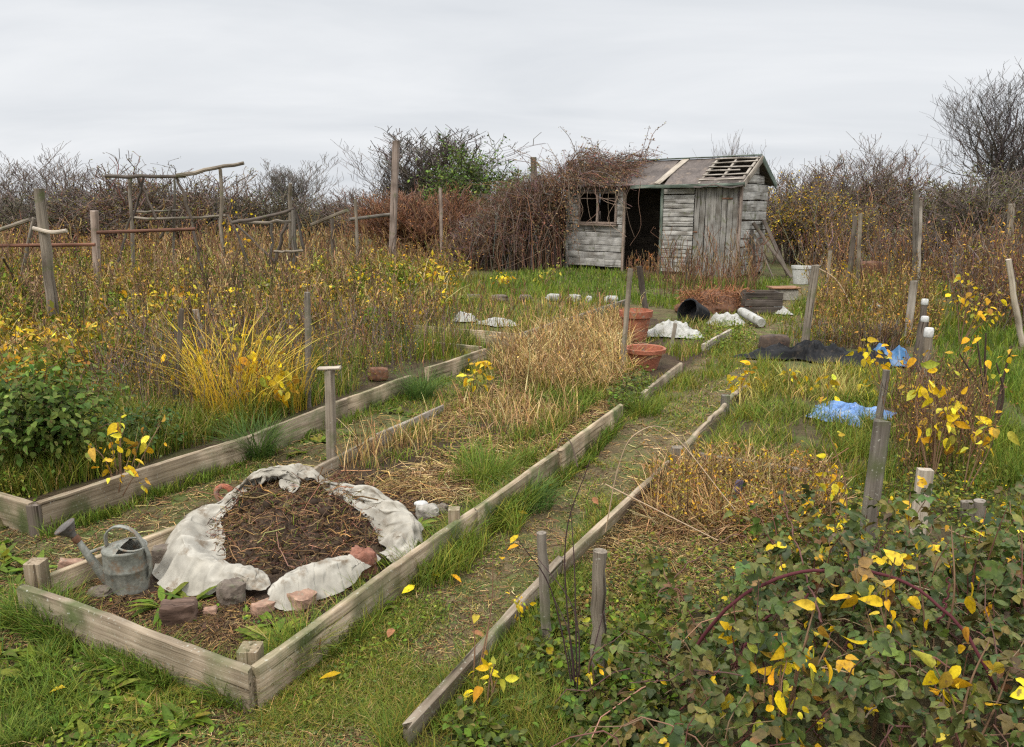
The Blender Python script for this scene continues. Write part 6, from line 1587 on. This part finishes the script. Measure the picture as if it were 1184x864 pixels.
Y2 = YELL + YELL + YELL + OCHRE[:2] + [(.46, .42, .05), (.30, .31, .04)]
for lab, base, tips, kw in (
        ('bright yellow leaf bunch on the pole edging by the path', (851, 462), [(860, 436, 16), (868, 430, 10), (848, 440, 6)], dict(size=.085)),
        ('yellow leaved stem standing before the blue sack', (1022, 462), [(998, 392, 9), (1012, 402, 9), (992, 384, 4), (1040, 415, 8), (1005, 440, 5)], dict(size=.085)),
        ('tall yellow leaved stems around the white capped post', (1078, 560), [(1092, 440, 12), (1075, 405, 8), (1100, 470, 14), (1062, 415, 5), (1090, 490, 12), (1045, 480, 4)], dict(size=.085)),
        ('yellow drooping leaves on a bare red stem in the grass', (1112, 575), [(1140, 488, 9), (1125, 492, 5), (1152, 485, 4)], dict(size=.09)),
        ('yellow stalk with upright leaves among yellowed grass', (955, 475), [(958, 436, 5), (950, 440, 4), (962, 460, 6)], dict(size=.1)),
        ('small yellow shoot at the path side of the yellowed grass', (915, 458), [(913, 432, 6), (918, 440, 4)], dict(size=.08)),
        ('tall yellow sapling growing up through the bramble', (962, 690), [(962, 540, 14), (945, 560, 8), (978, 575, 8), (958, 500, 5), (950, 620, 14), (972, 622, 10), (935, 640, 6)], dict(size=.055)),
        ('yellow leaved sapling low in the bramble near the camera', (905, 850), [(905, 748, 9), (885, 772, 7), (935, 735, 9), (960, 740, 6), (893, 795, 4), (920, 805, 5), (945, 690, 8), (860, 770, 5)], dict(size=.062, Y=1.66)),
        ('yellow leaves under the red cane end', (1110, 850), [(1095, 762, 7), (1145, 738, 5), (1080, 770, 4), (1168, 772, 2), (1122, 800, 4)], dict(size=.062, Y=1.6)),
        ('twin yellow leaves standing above the bramble by the plank stake', (1085, 690), [(1100, 608, 3), (1060, 652, 4), (1035, 645, 3)], dict(size=.065, Y=2.0)),
        ('yellow leaf pair beneath the arched cane', (1020, 760), [(1012, 685, 6), (1025, 682, 3), (1018, 700, 3)], dict(size=.06, Y=1.8)),
        ('dark stemmed sapling with few yellow leaves by the round post', (668, 815), [(655, 745, 2), (682, 532, 0), (660, 590, 0), (618, 640, 0), (640, 690, 0), (600, 625, 0), (672, 770, 2), (700, 700, 1)], dict(size=.055, stem=(.06, .035, .035), arch=.1, rad=.003)),
        ('yellow flower like leaf cluster at the pole edging', (600, 735), [(599, 692, 16), (602, 690, 12)], dict(size=.03)),
        ('yellow leaved weed at the near end of the edging', (562, 825), [(566, 775, 7), (555, 780, 5), (572, 768, 4), (548, 800, 3), (575, 785, 3)], dict(size=.05)),
        ('thin dead stalks beside the path at the near edging', (545, 800), [(570, 640, 0), (541, 690, 0), (566, 720, 0)], dict(stem=(.22, .12, .07), arch=0, rad=.003, name='dead_stalk')),
        ('yellow leaves on short stems by the slim narrow stake', (690, 815), [(685, 768, 4), (740, 800, 5), (700, 745, 2), (755, 785, 4)], dict(size=.05)),
        ('yellow hanging leaves at the grassy end of the long bed', (546, 462), [(552, 424, 12), (560, 428, 8), (548, 436, 6)], dict(size=.09)),
        ('arched dry stem with hanging yellow leaves by the currant bush', (140, 575), [(168, 498, 5), (185, 492, 3), (145, 492, 7), (140, 478, 4), (128, 510, 5), (100, 512, 4)], dict(size=.08, arch=.12)),
        ('yellow leaves drooping over the long bed side board', (132, 585), [(150, 528, 8), (160, 545, 5), (128, 548, 3), (140, 535, 4)], dict(size=.075)),
        ('yellow leaved shoots around the rusty iron stake', (216, 482), [(222, 408, 12), (195, 428, 6), (228, 425, 6), (215, 435, 7), (198, 400, 4)], dict(size=.09)),
        ('clump of broad yellow leaves in front of the reeds', (296, 492), [(292, 445, 9), (300, 412, 10), (310, 435, 10), (278, 402, 8), (330, 412, 12), (340, 440, 10), (262, 395, 8)], dict(size=.10)),
        ('yellow-green leaves topping weeds behind the reeds', (265, 440), [(255, 385, 14), (275, 380, 12), (300, 390, 10), (330, 385, 8)], dict(size=.10, pal=[(.45, .42, .06), (.6, .45, .05)])),
        ('yellow weed clump in the meadow before the currant bush', (118, 480), [(115, 440, 8), (135, 445, 8), (150, 455, 6)], dict(size=.08)),
        ('small yellow weed beneath the stout leaning post', (35, 470), [(28, 425, 5), (45, 440, 4), (15, 395, 3)], dict(size=.08)),
        ('yellow bush of weeds near the dead bramble mound', (580, 335), [(575, 318, 14), (585, 316, 14), (592, 320, 8)], dict(size=.12)),
        ('yellow green weeds by the shed window corner', (628, 330), [(622, 318, 12), (640, 312, 12), (648, 305, 8)], dict(size=.12, pal=[(.5, .42, .06), (.3, .32, .06)])),
        ('yellow weeds in the grass behind the white sacking', (500, 340), [(495, 300, 12), (505, 310, 12), (520, 320, 8), (478, 318, 8)], dict(size=.12)),
        ('yellow weed tops in the middle of the dead meadow', (440, 350), [(430, 322, 8), (450, 330, 8), (462, 326, 8), (420, 340, 6)], dict(size=.11)),
        ('yellow leaves under the sagging bean frame', (345, 350), [(335, 305, 10), (350, 315, 8), (362, 310, 8), (325, 320, 8)], dict(size=.11)),
        ('yellow leaves climbing at the bean frame post', (268, 330), [(262, 270, 6), (270, 230, 6), (280, 250, 5), (285, 265, 5), (290, 240, 4)], dict(size=.11)),
        ('yellow leaved scrub beside the dark post on brown weeds', (1110, 400), [(1112, 318, 8), (1125, 335, 10), (1140, 345, 10), (1100, 330, 6), (1150, 360, 10), (1135, 375, 8), (1160, 330, 6)], dict(size=.1)),
        ('yellow weeds by the pole pair', (970, 345), [(975, 300, 8), (960, 318, 6), (985, 315, 5)], dict(size=.12)),
        ('orange leaved weed in the open shed doorway', (748, 326), [(745, 300, 8), (750, 290, 6)], dict(size=.1, pal=[(.42, .18, .05), (.34, .15, .06)])),
        ('dark bare stemmed bush on the grassy plot', (1148, 505), [(1130, 395, 3), (1152, 420, 4), (1170, 400, 4), (1110, 410, 2), (1140, 385, 3)], dict(stem=(.07, .045, .035), rad=.012, size=.08, arch=.02))):
    kw = dict(kw); pal = kw.pop('pal', Y2); nm = kw.pop('name', 'yellow_sapling' if 'sapling' in lab else 'yellow_weed' if 'stemmed bush' not in lab else 'bare_bush')
    sprig(lab, base, tips, pal, name=nm, cat='sapling' if 'sapling' in lab else 'bush' if 'bush' in nm else 'weed', **kw)

for lab, base, tips in (('dark green leafy bramble shoots climbing round the tall dark grey stake', (985, 700), [(905, 588, 12), (925, 618, 14), (1002, 596, 12), (1038, 612, 12), (880, 612, 10), (965, 600, 12), (985, 640, 14)]),
                        ('leafy bramble shoots rising past the broad pale plank stake', (1120, 720), [(1085, 620, 12), (1110, 600, 12), (1140, 590, 12), (1165, 585, 12), (1178, 610, 12), (1130, 640, 14)])):
    sprig(lab, base, tips, BRAM + BRAM + [(.15, .15, .03)] + YELL[:1], name='bramble_shoot', cat='bramble', size=.055, stem=(.14, .06, .045), rad=.003, mat=M_bram, spread=1.6, Y=2.35)

# long arching dry stems
for lab, pts, r in (('long pale dry stem arching over the straw bed', [(420, 505, 5.0), (445, 522, 4.75), (470, 545, 4.3), (485, 563, 4.0)], .004), ('curled dry stem crossing the pole edging', [(700, 615, 3.2), (715, 540, 3.2), (735, 502, 3.2), (775, 500, 3.3), (850, 590, 3.0)], .003),
                    ('pinkish dry stem trailing over the straw heap', [(700, 560, 3.6), (760, 590, 3.2), (800, 610, 3.0), (830, 625, 2.9)], .0032), ('pale bent stem beside the leaning grey stake', [(942, 308, 10), (965, 322, 9.9), (980, 345, 9.8), (988, 368, 9.7)], .009),
                    ('bent brown twig across the side boards', [(668, 540, 4.0), (660, 512, 4.2), (650, 508, 4.3), (640, 530, 4.1)], .004)):
    P = smooth_path([At(a, b_, yy) for a, b_, yy in pts], 24); m = MB(); tubes(m, P, np.linspace(r, r * .6, 24), 6, np.array([[.42, .30, .19]]) if 'brown' not in lab else np.array([[.08, .055, .04]]))
    tag(m.build('dry_stem', M_dry, attr='c', origin=tuple(P[0])), lab, 'stem')

# fallen leaves
spots = [(515, 668), (508, 680), (521, 676), (600, 642), (692, 588), (640, 565), (366, 768), (78, 808), (70, 700), (552, 722), (590, 640), (480, 690), (455, 742), (700, 500), (610, 600), (233, 800), (545, 742), (620, 690), (395, 790), (672, 520), (745, 540), (580, 655)]
for k, (a, b_) in enumerate(spots):
    c = GH(a, b_); m = MB(); big = a == 366
    leaves(m, np.zeros((1, 3)) + np.array([0, 0, .012]), rdir(1) * np.array([[1, 1, .15]]) if not big else np.array([[.1, 0, 1.]]), nrm(rng.normal(0, .25, (1, 3)) + np.array([0, 0, 1]) if not big else np.array([[0, -1, .2]])), .085 if big else .045 + .03 * rng.random(), .035 if big else .03,
           pick(YELL, 1) if k % 4 and not big else np.array([[.34, .15, .07]]), .3, .3)
    o = m.build('fallen_leaf', M_leaf, attr='c'); o.location = tuple(c + np.array([0, 0, .025]))
    if big: tag(o, 'upright orange brown leaf stuck at the front side board', 'leaf')
    elif k % 4: tag(o, 'yellow fallen leaf lying on the grass by the paths', 'leaf', 'yellow fallen leaves')
    else: tag(o, 'brown fallen leaf lying on the grass by the paths', 'leaf', 'brown fallen leaves')

# ------------------------------------------------------------------ sky, sun, camera
wd = bpy.data.worlds.new('World'); scene.world = wd; wd.use_nodes = True
nt = wd.node_tree; N_, L_n = nt.nodes, nt.links; N_.clear()
SUN_EL, SUN_AZ = R(52), R(215)                      # sun behind the clouds, behind and left of the camera
sky = N_.new('ShaderNodeTexSky'); sky.sky_type = 'NISHITA'; sky.sun_disc = False; sky.sun_elevation = SUN_EL; sky.sun_rotation = SUN_AZ; sky.dust_density = 3
tc = N_.new('ShaderNodeTexCoord'); sx = N_.new('ShaderNodeSeparateXYZ'); L_n.new(tc.outputs['Generated'], sx.inputs[0])


def mth(op, a, b=None):
    n = N_.new('ShaderNodeMath'); n.operation = op
    for s_, v in zip(n.inputs, (a, b)):
        if v is None: continue
        if isinstance(v, (int, float)): s_.default_value = v
        else: L_n.new(v, s_)
    return n.outputs[0]


zcl = mth('MAXIMUM', sx.outputs[2], 0.0)
den = mth('ADD', zcl, .18)
cb = N_.new('ShaderNodeCombineXYZ'); L_n.new(mth('DIVIDE', sx.outputs[0], den), cb.inputs[0]); L_n.new(mth('DIVIDE', sx.outputs[1], den), cb.inputs[1])
mp = N_.new('ShaderNodeMapping'); mp.inputs['Scale'].default_value = (.55, 1.15, 1); mp.inputs['Rotation'].default_value = (0, 0, R(8)); L_n.new(cb.outputs[0], mp.inputs[0])
nz = N_.new('ShaderNodeTexNoise'); nz.inputs['Scale'].default_value = .9; nz.inputs['Detail'].default_value = 7; nz.inputs['Roughness'].default_value = .52; nz.inputs['Distortion'].default_value = .5; L_n.new(mp.outputs[0], nz.inputs[0])
cr = N_.new('ShaderNodeValToRGB'); e = cr.color_ramp.elements; e[0].position = .3; e[0].color = (.76, .80, .85, 1); e[1].position = .7; e[1].color = (1.03, 1.05, 1.075, 1); L_n.new(nz.outputs[0], cr.inputs[0])
mr = N_.new('ShaderNodeMapRange'); mr.interpolation_type = 'SMOOTHSTEP'; mr.inputs[1].default_value = .22; mr.inputs[2].default_value = .85; mr.inputs[3].default_value = 6.6; mr.inputs[4].default_value = 21.0; L_n.new(zcl, mr.inputs[0])
vm = N_.new('ShaderNodeVectorMath'); vm.operation = 'SCALE'; L_n.new(cr.outputs[0], vm.inputs[0]); L_n.new(mr.outputs[0], vm.inputs['Scale'])
hs = N_.new('ShaderNodeHueSaturation'); hs.inputs['Saturation'].default_value = .25; L_n.new(sky.outputs[0], hs.inputs['Color'])
mx = N_.new('ShaderNodeMix'); mx.data_type = 'RGBA'; mx.inputs[0].default_value = .92; L_n.new(hs.outputs[0], mx.inputs[6]); L_n.new(vm.outputs[0], mx.inputs[7])
bg = N_.new('ShaderNodeBackground'); bg.inputs[1].default_value = .1; L_n.new(mx.outputs[2], bg.inputs[0])
wo = N_.new('ShaderNodeOutputWorld'); L_n.new(bg.outputs[0], wo.inputs[0])

ld = bpy.data.lights.new('sun', 'SUN'); ld.energy = 1.5; ld.angle = R(14); ld.color = (1, .94, .85)
lo = bpy.data.objects.new('sun', ld); COL.objects.link(lo)
sd = Vector((math.sin(SUN_AZ) * math.cos(SUN_EL), math.cos(SUN_AZ) * math.cos(SUN_EL), math.sin(SUN_EL)))
lo.rotation_euler = sd.to_track_quat('Z', 'Y').to_euler(); lo.location = (-4, -6, 12)

cd = bpy.data.cameras.new('camera'); cam = bpy.data.objects.new('camera', cd); COL.objects.link(cam)
cd.sensor_fit = 'HORIZONTAL'; cd.sensor_width = 36; cd.lens = F / 1184 * 36; cd.clip_end = 2000; cd.clip_start = .05
cam.location = (0, 0, CAMH); cam.rotation_euler = (math.pi / 2 - PIT, 0, 0)
scene.camera = cam
scene.view_settings.view_transform = 'Standard'; scene.view_settings.look = 'None'; scene.view_settings.exposure = .46; scene.view_settings.gamma = 1
scene.cycles.use_denoising = False; scene.cycles.pixel_filter_type = 'BLACKMAN_HARRIS'; scene.cycles.filter_width = 1.3
scene.cycles.max_bounces = 6; scene.cycles.diffuse_bounces = 2; scene.cycles.glossy_bounces = 2; scene.cycles.transmission_bounces = 3
